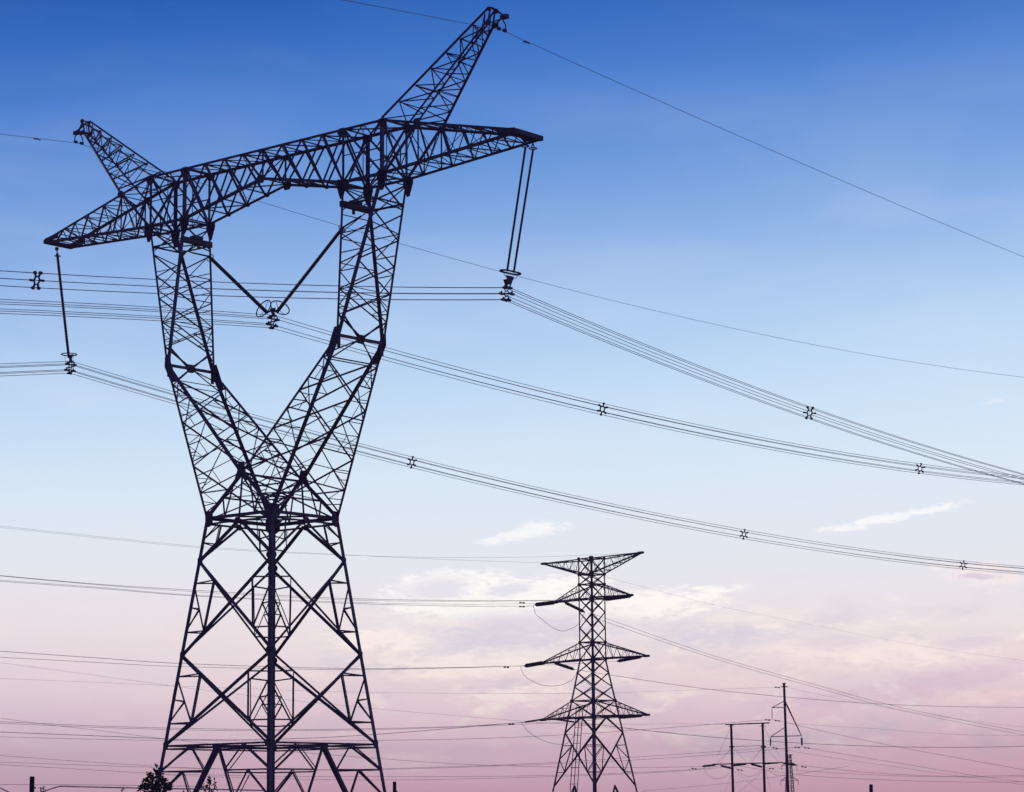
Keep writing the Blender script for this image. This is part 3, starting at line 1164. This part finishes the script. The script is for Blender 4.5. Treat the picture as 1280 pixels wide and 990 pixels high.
ARM_TIPS = {}
for key, length in ((1, 7.77), (2, 6.08), (3, 8.36), (4, 8.22)):
    zt, zb = ZZ[f't{key}'], ZZ[f'b{key}']
    for s in (-1, 1):
        ztip = (zt if key == 1 else zb)
        tip = V((s * length, 0, ztip + (.05 if key == 1 else -.02)))
        ARM_TIPS[key, s] = T2W @ tip
        tp = {y: (c2(s, y, zt), tip + V((0, y * .12, .07))) for y in (-1, 1)}
        bt = {y: (c2(s, y, zb), tip + V((0, y * .12, -.07))) for y in (-1, 1)}
        m = MB()
        for y in (-1, 1):
            m.angle(*tp[y], .12, V((0, -y, 0)), V((0, 0, -1)), .02)
            m.angle(*bt[y], .14, V((0, -y, 0)), V((0, 0, 1)), .02)
        m.box(tip - X_ * s * .15, X_ * .35, Y_ * .16, Z_ * .12)
        armo = m.build('cross_arm', FAR_STEEL, t2)
        b = MB()
        ts = [0, .18, .36, .53, .69, .84]
        for y in (-1, 1):
            tm = [(ts[i] + ts[i + 1]) / 2 for i in range(5)]
            warren(b, bt[y] if key != 1 else tp[y], tp[y] if key != 1 else bt[y], ts, tm, V((0, y, 0)), .042)
        zigzag(b, tp[-1], tp[1], ts, Z_, .038, True)
        zigzag(b, bt[-1], bt[1], ts, -Z_, .07, True)
        if key != 1:
            main = bt
        b.build('arm_bracing', FAR_STEEL, armo)
gp = MB()
for key in ('t1', 'b1', 't2', 'b2', 't3', 'b3', 't4', 'b4'):
    for sx, sy in SG:
        c = c2(sx, sy, ZZ[key])
        gp.plate(c + V((-sx * .12, sy * .03, 0)), X_, Z_, hexplate(.2, .17), .03)
        gp.plate(c + V((sx * .03, -sy * .12, 0)), Y_, Z_, hexplate(.2, .17), .03)
gp.plates(FAR_STEEL, t2)
# climbing ladder behind the left leg
m = MB()
pa, pb = at(724.5, 884, D2 + 2), at(717, 990, D2 + 2)
dirv = (pa - pb).normalized()
pb = pb - dirv * ((pb.z - .2) / dirv.z)
pa, pb = T2W.inverted() @ pa, T2W.inverted() @ pb
sd_ = V((.62, .55, 0)).normalized() * .36
nl = int((pa - pb).length / .85)
for sg in (-1, 0, 1):
    m.bar(pa + sd_ * sg, pb + sd_ * sg * 1.15, .085)
for i in range(nl):
    c = lerp(pb, pa, (i + .5) / nl)
    m.bar(c - sd_ * 1.3, c + sd_ * 1.1, .055)
for u in (.9, .5):
    c = lerp(pb, pa, u)
    m.bar(c, c2(-1, 1, c.z), .05)
m.build('ladder', FAR_STEEL, t2)


# ------------------------------------------------------------------ wires of the smaller lines
def spline(pts, sub=7):
    """Catmull-Rom through the points"""
    out = []
    P = [pts[0] * 2 - pts[1]] + list(pts) + [pts[-1] * 2 - pts[-2]]
    for i in range(1, len(P) - 2):
        a, b, c, d = P[i - 1:i + 3]
        for k in range(sub):
            t = k / sub
            out.append(.5 * ((2 * b) + (c - a) * t + (2 * a - 5 * b + 4 * c - d) * t * t + (3 * b - a - 3 * c + d) * t ** 3))
    out.append(pts[-1].copy())
    return out


def extend(pts, at_start, at_end, k=.18):
    if at_start:
        pts = [pts[0] + (pts[0] - pts[1]) * k * 2] + pts
    if at_end:
        pts = pts + [pts[-1] + (pts[-1] - pts[-2]) * k * 2]
    return pts


def wire(pxs, p, azl, label, group, r=.02, name='wire', cat='wire', mat=WIRE):
    pts = [on_plane(x, y, p, azl) for x, y in pxs]
    pts = extend(pts, pxs[0][0] <= 0, pxs[-1][0] >= 1280)
    m = MB()
    m.tube(spline(pts), r * .98, 5)
    return tag(m.build(name, mat, smooth=True), label, cat, group)


G2 = 'wires strung from the smaller pylon'
TL = lambda k: ARM_TIPS[k, -1]
TR = lambda k: ARM_TIPS[k, 1]
wire([(0, 657.5), (250, 683), (434, 693.6), (560, 699.5), (682, 703.7)], TL(1), AZL, 'thin earth wire ending at the left top arm tip of the smaller pylon', G2, .010)
wire([(0, 659.2), (250, 684.6), (434, 693.9), (560, 697), (654, 696.4), (720, 694.5), (802, 691)], TR(1), AZL, 'thin earth wire running to the right top arm tip of the smaller pylon', G2, .010)
wire([(682, 703.7), (760, 722), (890, 755.5), (1018, 781.5), (1147, 806.5), (1280, 826)], TL(1), AZL, 'faint earth wire falling rightward from the smaller pylon across the clouds', G2, .008)
wire([(0, 726.6), (125, 735.5), (240, 744.8), (420, 753.6), (570, 757.6), (668, 757.6)], TL(2), AZL, 'lower wire of the pair ending at the left second arm of the smaller pylon', G2)
wire([(0, 725.2), (125, 734.2), (240, 743.8), (420, 752.2), (570, 755.2), (668, 754.4)], TL(2), AZL, 'upper wire of the pair ending at the left second arm of the smaller pylon', G2, .016)
wire([(0, 719.4), (125, 730.4), (240, 737.6), (420, 747.6), (570, 750.6), (700, 750.2), (756, 749.2)], TR(2), AZL, 'wire above that pair, running on to the right second arm of the smaller pylon', G2)
wire([(0, 720), (125, 731.2), (240, 739.4), (420, 749.4), (570, 751.8), (700, 750.8), (756, 749.6)], TR(2), AZL, 'second wire close under it, also running to the right second arm', G2, .016)
wire([(0, 814), (120, 822.3), (225, 829.3), (420, 835.4), (550, 834.6), (656, 832.4)], TL(3), AZL, 'wire ending at the left third arm insulator of the smaller pylon', G2, .024)
wire([(0, 821.5), (120, 828), (225, 833.2), (420, 837), (550, 835.4), (700, 830.5), (772, 826.4)], TR(3), AZL, 'wire running to the right third arm insulator of the smaller pylon', G2, .018)
wire([(0, 915), (125, 920), (250, 924.6), (360, 923.6), (469, 918), (598, 907.6), (657, 902.6)], TL(4), AZL, 'heavy wire rising to the left fourth arm insulator of the smaller pylon', G2, .026)
wire([(0, 902), (125, 907.6), (250, 910.9), (360, 912), (469, 910.7), (577, 907.8), (657, 902.9)], TL(4), AZL, 'flatter of the two wires that meet at the left fourth arm insulator', G2)
wire([(0, 904), (125, 909.4), (250, 912.7), (360, 913.4), (469, 912), (577, 908.6), (700, 903), (790, 896)], TR(4), AZL, 'wire passing behind to the right fourth arm of the smaller pylon', G2, .016)
wire([(736, 766), (760, 773.8), (890, 819), (1020, 856), (1112, 881), (1200, 899.5), (1280, 915)], TL(2), AZL, 'upper wire of the pair sloping down right from the smaller pylon', G2)
wire([(736, 769.6), (760, 778.2), (890, 822.4), (1020, 859.5), (1112, 884.6), (1200, 903.2), (1280, 919)], TL(2), AZL, 'lower wire of the pair sloping down right from the smaller pylon', G2)
wire([(718, 836.6), (766, 844.3), (890, 862), (1020, 874.4), (1109, 880.4), (1200, 883.4), (1280, 884.2)], TL(3), AZL, 'long wire from the third arm of the smaller pylon to the right edge', G2, .024)
wire([(700, 900.5), (780, 909.8), (845, 917.2), (910, 923), (981, 927.7), (1040, 930.8), (1123, 933.6), (1210, 934.2), (1280, 932.8)], TL(4), AZL, 'long heavy wire from the fourth arm past the poles, level at the right edge', G2, .028)
# jumper loops
GJ = 'slack jumper loops at the smaller pylon'
wire([(666.5, 757), (670, 768), (677, 773.6), (688.5, 783), (701, 788.6), (713, 786.2), (724, 779), (731, 765)], TL(2), AZL, 'slack jumper loop under the left second arm of the smaller pylon', GJ, .024, 'jumper_wire')
wire([(650.3, 833.5), (657, 846), (674.3, 855.2), (690, 857.6), (705, 855), (717, 848), (722, 837.6)], TL(3), AZL, 'slack jumper loop under the left third arm of the smaller pylon', GJ, .024, 'jumper_wire')
wire([(652, 903.4), (661, 915), (679.5, 925.8), (696.6, 930), (710, 928.4), (720, 915)], TL(4), AZL, 'slack jumper loop under the left fourth arm of the smaller pylon', GJ, .024, 'jumper_wire')

# strain insulators
GI = 'strain insulators of the smaller pylon'


def strain(p0, p1, base, azl, label, r=.2, group=GI):
    a, b = on_plane(*p0, base, azl), on_plane(*p1, base, azl)
    root = empty('strain_insulator', a)
    d = (b - a)
    m = MB(); m.sheds(d * .08, d * .92, r * .7, r, .22); m.build('insulator_rod', PORC, root)
    for u, v in ((0, .09), (.91, 1)):
        m = MB(); m.bar(d * u, d * v, .09); m.box(d * ((u + v) / 2), X_ * .06, Y_ * .06, Z_ * .1); m.build('shackle', PLATE, root)
    tag(root, label, 'insulator', group)


strain((694.5, 753), (668, 756), TL(2), AZL, 'thick dark insulator pointing left from the second arm tip', .25)
strain((705, 752.5), (731, 765.2), TL(2), AZL, 'thick dark insulator slanting down right under the left second arm')
strain((790, 745), (755, 749.8), TR(2), AZL, 'thick dark insulator lying along the right second arm')
strain((680, 828.3), (655, 832.6), TL(3), AZL, 'dark insulator pointing left from the third arm tip', .25)
strain((692, 828.2), (718, 836.8), TL(3), AZL, 'dark insulator slanting down right under the left third arm')
strain((803, 820.6), (771, 826.6), TR(3), AZL, 'dark insulator lying under the right third arm')
strain((681.5, 898.6), (656, 902.7), TL(4), AZL, 'slim dark insulator pointing left from the fourth arm tip', .12)
strain((690, 898.5), (718, 902.5), TL(4), AZL, 'slim dark insulator under the left fourth arm, running right', .12)
strain((803, 895), (775, 897.4), TR(4), AZL, 'slim dark insulator lying along the right fourth arm', .14)

# ------------------------------------------------------------------ wood-pole line further off
D3, AZ3 = 350.0, math.radians(78)


def pole_mesh(m, pt, pb_px, r0, r1, D):
    a = at(*pt, D)
    b = at(*pb_px, D)
    d = (a - b).normalized()
    b = b - d * (b.z / d.z)
    m.tube([b, lerp(b, a, .5), a], 0, 10, False, [r1, (r0 + r1) / 2, r0])
    return a, b


h = empty('pole_frame', V((at(933, 905, D3).x, D3, 0)))
tag(h, 'two dark poles joined by a top bar and a cross arm, like a gate', 'pole frame')
HB = V(h.location)


def hm(mb, name, mat, root=h, base=HB):
    return shift(mb, base).build(name, mat, root)


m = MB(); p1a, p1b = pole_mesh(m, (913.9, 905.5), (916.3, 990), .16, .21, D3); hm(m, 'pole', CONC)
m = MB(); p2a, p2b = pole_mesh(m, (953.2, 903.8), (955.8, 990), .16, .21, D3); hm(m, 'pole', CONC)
m = MB(); m.bar(at(906.5, 905.8, D3 - .3), at(962, 903.6, D3 - .3), .12, .16)
for px in (914, 953.3):
    for sg in (-1, 1):
        m.bar(at(px + sg * 4, 908.4, D3 - .25), at(px + sg * .5, 906.2, D3 - .25), .06)
hm(m, 'top_bar', CONC)
m = MB(); m.bar(at(891, 955.4, D3 - .3), at(979, 953.2, D3 - .3), .13, .15)
hm(m, 'cross_arm', CONC)
m = MB(); m.bar(at(912, 933.2, D3), at(956, 932.0, D3), .05)
for px in (914.8, 954.2):
    m.box(at(px, 933.5, D3), X_ * .35, Y_ * .25, Z_ * .09)
hm(m, 'tie_bar', CONC)
m = MB()
for p, q in (((914.8, 934), (895.5, 955)), ((915, 934), (899, 955)), ((915.2, 934), (935, 954.4)), ((954, 933.5), (935.4, 954.4)), ((953.8, 933.5), (939, 954.2)), ((954.6, 933.5), (974.5, 953.2)),
             ((913.9, 908), (896.5, 946)), ((953.2, 906), (975, 946))):
    m.bar(at(*p, D3 - .3), at(*q, D3 - .3), .025)
hm(m, 'stay_wire', WIRE)
m = MB()
for p, q in (((915, 965), (906, 990)), ((918, 964), (951, 990)), ((953, 965), (924, 990)), ((956, 960), (964, 990))):
    m.bar(at(*p, D3 - .2), at(*q, D3 - .2), .022)
hm(m, 'cross_stay', WIRE)
BP = at(935, 955, D3 - .4)
GH = 'strain insulators on the pole frame'
for i, (p0, p1, lab) in enumerate((((895, 956.0), (877.8, 958), 'black insulator at the far left end of the pole frame arm'),
                    ((900.5, 957), (914.5, 960.4), 'black insulator slanting to the left pole of the pole frame'),
                    ((933, 954.8), (916, 957), 'black insulator just right of the left pole of the frame'),
                    ((938.5, 955), (953, 958.8), 'black insulator just left of the right pole of the frame'),
                    ((973, 953.6), (955.5, 955), 'slim black insulator right of the right pole of the frame'),
                    ((979, 954), (995, 956), 'black insulator crossing the tall pole at the arm end'))):
    strain(p0, p1, BP + V((0, -.15 - .3 * i, 0)), math.radians(90), lab, .17 if i not in (4,) else .11, GH)
GK = 'jumper loops under the pole frame'
wire([(879.5, 960), (884, 968), (890, 972), (898, 973.2), (906, 971), (913, 965)], BP, math.radians(90), 'thin jumper loop hanging left of the left frame pole', GK, .02, 'jumper_wire')
wire([(919, 959), (926, 967), (936, 970.6), (945, 968), (952, 962)], BP, math.radians(90), 'thin jumper loop hanging between the two frame poles', GK, .02, 'jumper_wire')
wire([(958, 959), (964, 966), (972, 969), (982, 969)], BP, math.radians(90), 'thin jumper loop between the frame and the tall pole', GK, .02, 'jumper_wire')

# tall single pole
D4 = 345.0
tp = empty('tall_pole', V((at(984, 980, D4).x, D4, 0)))
tag(tp, 'tallest single dark pole with side arms, right of the pole frame', 'pole')
TB = V(tp.location)
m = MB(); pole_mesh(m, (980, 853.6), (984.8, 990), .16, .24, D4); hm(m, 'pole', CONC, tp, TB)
m = MB(); m.box(at(980.1, 854.6, D4), X_ * .2, Y_ * .2, Z_ * .1); m.box(at(980.2, 858.3, D4), X_ * .42, Y_ * .1, Z_ * .06); hm(m, 'pole_cap', CONC, tp, TB)
for pts, name in (([((964.8, 884.6), (981, 884.2)), ((964.8, 884.6), (980.5, 876.2))], 'side_arm'),
                  ([((963.4, 920.9), (982, 920.2)), ((963.4, 920.9), (981.5, 909.0))], 'side_arm'),
                  ([((982, 920.3), (1001.8, 919.6)), ((1001.8, 919.6), (981.8, 876.4)), ((1001.8, 919.6), (982.2, 880))], 'side_arm')):
    m = MB()
    for p, q in pts:
        m.bar(at(*p, D4 - .3), at(*q, D4 - .3), .1)
    hm(m, name, CONC, tp, TB)
GT = 'insulators hanging from the tall pole'
for (x0, y0), (x1, y1), r, lab in (((964.9, 885.5), (965.2, 898.5), .06, 'thin insulator hanging from the upper left arm of the tall pole'),
                                   ((963.3, 922), (963, 933), .12, 'short insulator hanging from the lower left arm of the tall pole'),
                                   ((1002, 921), (1002.5, 932.6), .16, 'thick insulator hanging from the right arm of the tall pole')):
    a, b = at(x0, y0, D4 - .3), at(x1, y1, D4 - .3)
    root = empty('suspension_insulator', a)
    m = MB(); m.sheds((b - a) * .1, (b - a) * .9, r * .65, r, .16); m.build('insulator_rod', PORC, root)
    m = MB(); m.bar(V((0, 0, 0)), (b - a) * .12, .06); m.bar((b - a) * .88, b - a, .06); m.build('shackle', PLATE, root)
    tag(root, lab, 'insulator', GT)

# wires of the pole line
G3 = 'wires of the pole line'
P3 = at(980, 900, D4 - .3)
wd = lambda pxs, lab, r=.02, dz=0.0: wire(pxs, P3 + V((0, dz, 0)), AZ3, lab, G3, r)
wd([(0, 848), (110, 852.5), (250, 858.6), (463, 865.6), (703, 866.8), (780, 865.4), (910, 861), (979, 858.6)], 'faint wire that rises to the top of the tall pole from the left', .012)
wd([(981, 858.6), (1040, 871.5), (1100, 883), (1200, 899), (1280, 909)], 'faint wire that falls from the top of the tall pole to the right', .010)
wd([(0, 828.3), (108, 842.6), (215, 857.4), (330, 871.5), (471, 886), (631, 899.6), (780, 911), (880, 919)], 'faint slanting wire that crosses behind both pylons from upper left', .013)
wd([(0, 921), (125, 924.2), (250, 925.8), (360, 926.2), (471, 925.5), (598, 923.2), (714, 918), (790, 913), (894, 905), (964.8, 899.2)], 'wire from the left that ends at the upper left arm of the tall pole', .022)
wd([(965.4, 899.2), (1000, 907.3), (1054, 919.5), (1109, 931), (1200, 948), (1280, 962)], 'wire that falls right from the upper left arm of the tall pole', .022)
wd([(0, 944.5), (125, 953.3), (250, 960.3), (360, 962), (471, 961), (585, 957.6), (695, 953), (792, 946.6), (910, 938.5), (963, 934)], 'wire from the left that ends at the lower left arm of the tall pole')
wd([(0, 952.6), (195, 959.2), (360, 962.6), (471, 962), (585, 958.8), (695, 954.6), (796, 949.8), (910, 942), (1002, 933.4)], 'wire from the left that ends at the right arm of the tall pole')
wd([(0, 897.7), (62, 906), (125, 913.3), (205, 923.4), (330, 936.5), (471, 948), (585, 955.6), (695, 958.6), (796, 959.4), (878, 958.2)], 'wire slanting behind the big pylon to the left end of the pole frame')
wd([(0, 955.7), (186, 966.4), (250, 968.4), (360, 970.4), (471, 970.8), (598, 970.6), (714, 968.6), (796, 965.6), (867, 961.6), (900, 957.4)], 'upper of two low wires that rise to the pole frame')
wd([(186, 967.2), (250, 970.4), (360, 973.6), (471, 975), (585, 973.6), (714, 970), (800, 966.6), (870, 962.4), (933, 956)], 'lower of two low wires that rise to the pole frame', .018)
wd([(1002.8, 933.6), (1050, 942), (1109, 951.6), (1218, 969.4), (1280, 977.6)], 'wire falling right from the thick insulator of the tall pole')
wd([(963.2, 933.6), (1000, 940.6), (1054, 949.2), (1109, 957), (1177, 967), (1280, 981)], 'fainter wire falling right from the lower left arm of the tall pole', .015)
wd([(994.6, 956), (1054, 962.8), (1109, 967.2), (1190, 970.4), (1280, 969)], 'wire running level to the right edge from the arm end by the tall pole')
wd([(960, 958), (1000, 963.2), (1068, 967.4), (1136, 970.2), (1210, 971.4), (1280, 971)], 'thin wire running right from the right frame pole', .018)
wd([(920, 957), (1000, 968.6), (1068, 973.2), (1136, 976), (1210, 977.6), (1280, 977.4)], 'lowest wire running right from the left frame pole')
wd([(984, 904), (1060, 909), (1100, 911.2), (1163, 916.4), (1220, 918.8), (1280, 919.6)], 'pale level wire crossing the paired wires near the right edge', .012)
wd([(660, 903), (780, 905.4), (840, 904.6), (908, 905.6)], 'thin wire from the smaller pylon to the top bar of the pole frame', .013)
wd([(802, 989), (910, 979), (975, 970.4), (1060, 958)], 'thin low wire rising right behind the pole frame', .016)

# small dampers on the pole-line wires
GD = 'small dampers on the pole line wires'
for x, y, lab in ((971.5, 859, 'small damper left of the tall pole top'), (959.5, 899.8, 'small damper left of the thin hanging insulator'),
                  (971.5, 900.6, 'small damper right of the thin hanging insulator'), (968.8, 934.8, 'small damper right of the short hanging insulator'),
                  (996.5, 934, 'small damper left of the thick hanging insulator'), (1008.6, 934.6, 'small damper right of the thick hanging insulator'),
                  (867.5, 960.6, 'small damper left of the pole frame arm'), (925, 962.2, 'small damper between the frame poles'),
                  (964.5, 960.6, 'small damper right of the right frame pole'), (1004.8, 958.4, 'small damper on the wire right of the tall pole foot')):
    c = on_plane(x, y + .3, P3, AZ3)
    m = MB()
    u = V((math.sin(AZ3), math.cos(AZ3), -.12)).normalized()
    m.bar(-u * .3, u * .3, .05)
    m.tube([-u * .34, -u * .12], .085, 7)
    m.tube([u * .12, u * .34], .085, 7)
    o = m.build('vibration_damper', PLATE)
    o.location = c
    tag(o, lab, 'damper', GD)
for x, y, lab in ((652.5, 753.4, 'small damper on the upper wire left of the second arm'), (652.5, 758.4, 'small damper on the lower wire left of the second arm'),
                  (633, 834, 'small damper on the wire left of the third arm'), (639, 905.2, 'small damper on the wire left of the fourth arm')):
    c = on_plane(x, y, TL(2), AZL)
    m = MB()
    u = V((math.sin(AZL), math.cos(AZL), 0))
    m.bar(-u * .3, u * .3, .045)
    m.tube([-u * .36, -u * .12], .08, 7)
    m.tube([u * .12, u * .36], .08, 7)
    o = m.build('vibration_damper', PLATE)
    o.location = c
    tag(o, lab, 'damper', 'small dampers left of the smaller pylon')

# ------------------------------------------------------------------ distant lattice tower behind the tall pole
D5 = 1200.0
ft = empty('lattice_tower', V((at(987, 980, D5).x, D5, 0)), -.5)
tag(ft, 'tiny distant lattice pylon showing behind the foot of the tall pole', 'pylon')
f5 = lambda y: at(987, y, D5).z
zt5 = f5(943)
hw5 = lambda z: .75 + (zt5 - z) * .045
for sx, sy in SG:
    m = MB()
    m.bar(V((sx * hw5(.1), sy * hw5(.1), .1)), V((sx * .75, sy * .75, zt5)), .28)
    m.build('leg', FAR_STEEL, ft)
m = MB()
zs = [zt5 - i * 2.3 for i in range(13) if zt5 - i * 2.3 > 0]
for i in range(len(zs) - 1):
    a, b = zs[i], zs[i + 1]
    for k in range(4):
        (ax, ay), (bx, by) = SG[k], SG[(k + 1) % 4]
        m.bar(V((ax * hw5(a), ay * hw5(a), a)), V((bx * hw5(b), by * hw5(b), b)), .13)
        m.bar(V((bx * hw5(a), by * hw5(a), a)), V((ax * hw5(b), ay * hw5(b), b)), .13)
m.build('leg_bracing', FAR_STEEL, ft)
for y, L_ in ((943.6, 2.0), (957, 3.9), (975.5, 4.4)):
    z = f5(y)
    for s in (-1, 1):
        m = MB()
        tip = V((s * L_, 0, z))
        for sy in (-1, 1):
            m.bar(V((s * hw5(z), sy * hw5(z), z)), tip, .2)
            m.bar(V((s * hw5(z + 1.6), sy * hw5(z + 1.6), min(z + 1.6, zt5))), tip, .16)
        if L_ > 3:
            m.bar(tip, tip - Z_ * 2.2, .16)
        m.build('cross_arm', FAR_STEEL, ft)

# ------------------------------------------------------------------ near posts, cable, trees
GP = 'pole tops along the lower edge'
for x, top, w, d, lab in ((40.2, 970.5, 6.0, 131, 'blunt dark pole top at the lower left corner'),
                          (493.2, 977, 4.4, 154, 'short dark pole top right of the big pylon foot'),
                          (1088.7, 980.4, 4.4, 154, 'short dark pole top at the lower right')):
    r = w * d / FPX / 2
    a = at(x, top, d)
    root = empty('utility_pole', V((a.x, d, 0)))
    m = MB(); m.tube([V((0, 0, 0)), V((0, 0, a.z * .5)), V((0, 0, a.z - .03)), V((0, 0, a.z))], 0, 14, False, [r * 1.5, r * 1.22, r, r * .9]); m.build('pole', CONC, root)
    m = MB(); m.tube([V((0, 0, a.z - .6)), V((0, 0, a.z - .54))], r * 1.12, 14); m.box(V((r * 1.2, 0, a.z - .57)), X_ * .05, Y_ * .04, Z_ * .04); m.build('clamp_band', PLATE, root)
    tag(root, lab, 'pole', GP)
PN = at(40, 985, 128)
GC = 'low cables at the lower left'
wire([(0, 984.6), (10.7, 990), (24, 996)], PN, math.radians(86), 'short cable leaving the lower left corner', GC, .03)
wire([(-8, 980.8), (38, 980.8), (99, 980.9), (180, 982), (260, 983)], PN, math.radians(86), 'thin level cable behind the pole at the lower left', GC, .010)
wire([(40, 995), (54.7, 989.5), (64, 986), (73.2, 983.2), (80, 982.8), (99.6, 983.4), (172, 985), (250, 986.4), (330, 988)], PN, math.radians(86), 'dark low cable that bends up right of the pole top', GC, .03)


def leaf_cloud(m, c, n, sx, sz, size, taper=0.0):
    for _ in range(n):
        while True:
            p = V((random.uniform(-1, 1), random.uniform(-1, 1), random.uniform(-1, 1)))
            if p.length < 1:
                break
        k = 1 - taper * (p.z * .5 + .5)
        q = c + V((p.x * sx * k, p.y * sx * k, p.z * sz))
        u = V((random.uniform(-1, 1), random.uniform(-1, 1), random.uniform(-.6, 1))).normalized()
        w = u.orthogonal().normalized()
        L_, ww = size * random.uniform(.6, 1.3), size * random.uniform(.22, .4)
        m.add([q, q + u * L_ * .5 + w * ww, q + u * L_, q + u * L_ * .5 - w * ww], [(0, 1, 2, 3)])


def tree(px, py, d, width, leaders, label, dense, leaf=.2, sx=None):
    a = at(px, py, d)
    H = a.z
    root = empty('tree', V((a.x, d, 0)))
    t = MB()
    t.tube([V((0, 0, 0)), V((.1, 0, H * .3)), V((-.05, .1, H * .62)), V((0, 0, H * .93))], 0, 8, False, [.16, .13, .08, .02])
    cr = MB()
    for i in range(14):
        h0 = random.uniform(.3, .8) * H
        an = random.uniform(0, 6.28)
        ln = width * random.uniform(.35, .8)
        e = V((math.cos(an) * ln, math.sin(an) * ln, h0 + ln * random.uniform(.5, 1.1)))
        e.z = min(e.z, H * .9)
        t.tube([V((0, 0, h0)), lerp(V((0, 0, h0)), e, .5) + V((0, 0, .12)), e], 0, 5, False, [.06, .04, .015])
        leaf_cloud(cr, e, dense // 2, width * .32, width * .3, leaf)
    leaf_cloud(cr, V((0, 0, H * .6)), dense * 4, width * .85, H * .2, leaf, .5)
    for lx, ly, lw, lh in leaders:
        c = at(lx, ly, d)
        c = V((c.x - a.x, random.uniform(-.2, .2), c.z))
        s_ = d / FPX
        t.tube([V((c.x * .4, c.y, c.z - lh * s_ * 2.2)), c + V((0, 0, -lh * s_ * .3)), c + V((0, 0, lh * s_ * .85))], 0, 5, False, [.035, .02, .006])
        leaf_cloud(cr, c, int(dense * lw * lh / 95) + 12, lw * s_, lh * s_, leaf, .55)
    t.build('trunk', BARK, root)
    cr.build('crown', LEAF, root)
    tag(root, label, 'tree', 'tree tops along the lower edge')


tree(195, 957, 120, 1.1, [(195, 966, 2.6, 9), (190, 974, 5, 6), (204, 977, 7, 6), (182, 979, 6, 6), (195, 986, 20, 9), (211, 984, 5, 6), (178, 986, 5, 5), (200, 970, 2, 5), (187, 969, 1.8, 4)],
     'bushy dark tree top at the left foot of the big pylon', 90, .2)
tree(262, 973, 140, 1.0, [(262, 984, 6, 11), (268, 982, 3, 7), (255, 986, 4, 7), (262, 977, 3, 5)], 'small thin tree top inside the foot of the big pylon', 40, .17)
tree(51, 980, 132, .8, [(50, 988, 4, 6), (54, 986, 3, 5)], 'tiny twiggy tree top beside the pole at the lower left', 16, .11)
tree(152.5, 983.5, 132, .6, [(152.5, 989, 2.6, 5)], 'smallest tree top left of the bushy one', 16, .11)
tree(230, 985, 140, .5, [(230, 990, 2.2, 5)], 'tiny tree top between the two larger tree tops', 14, .11)
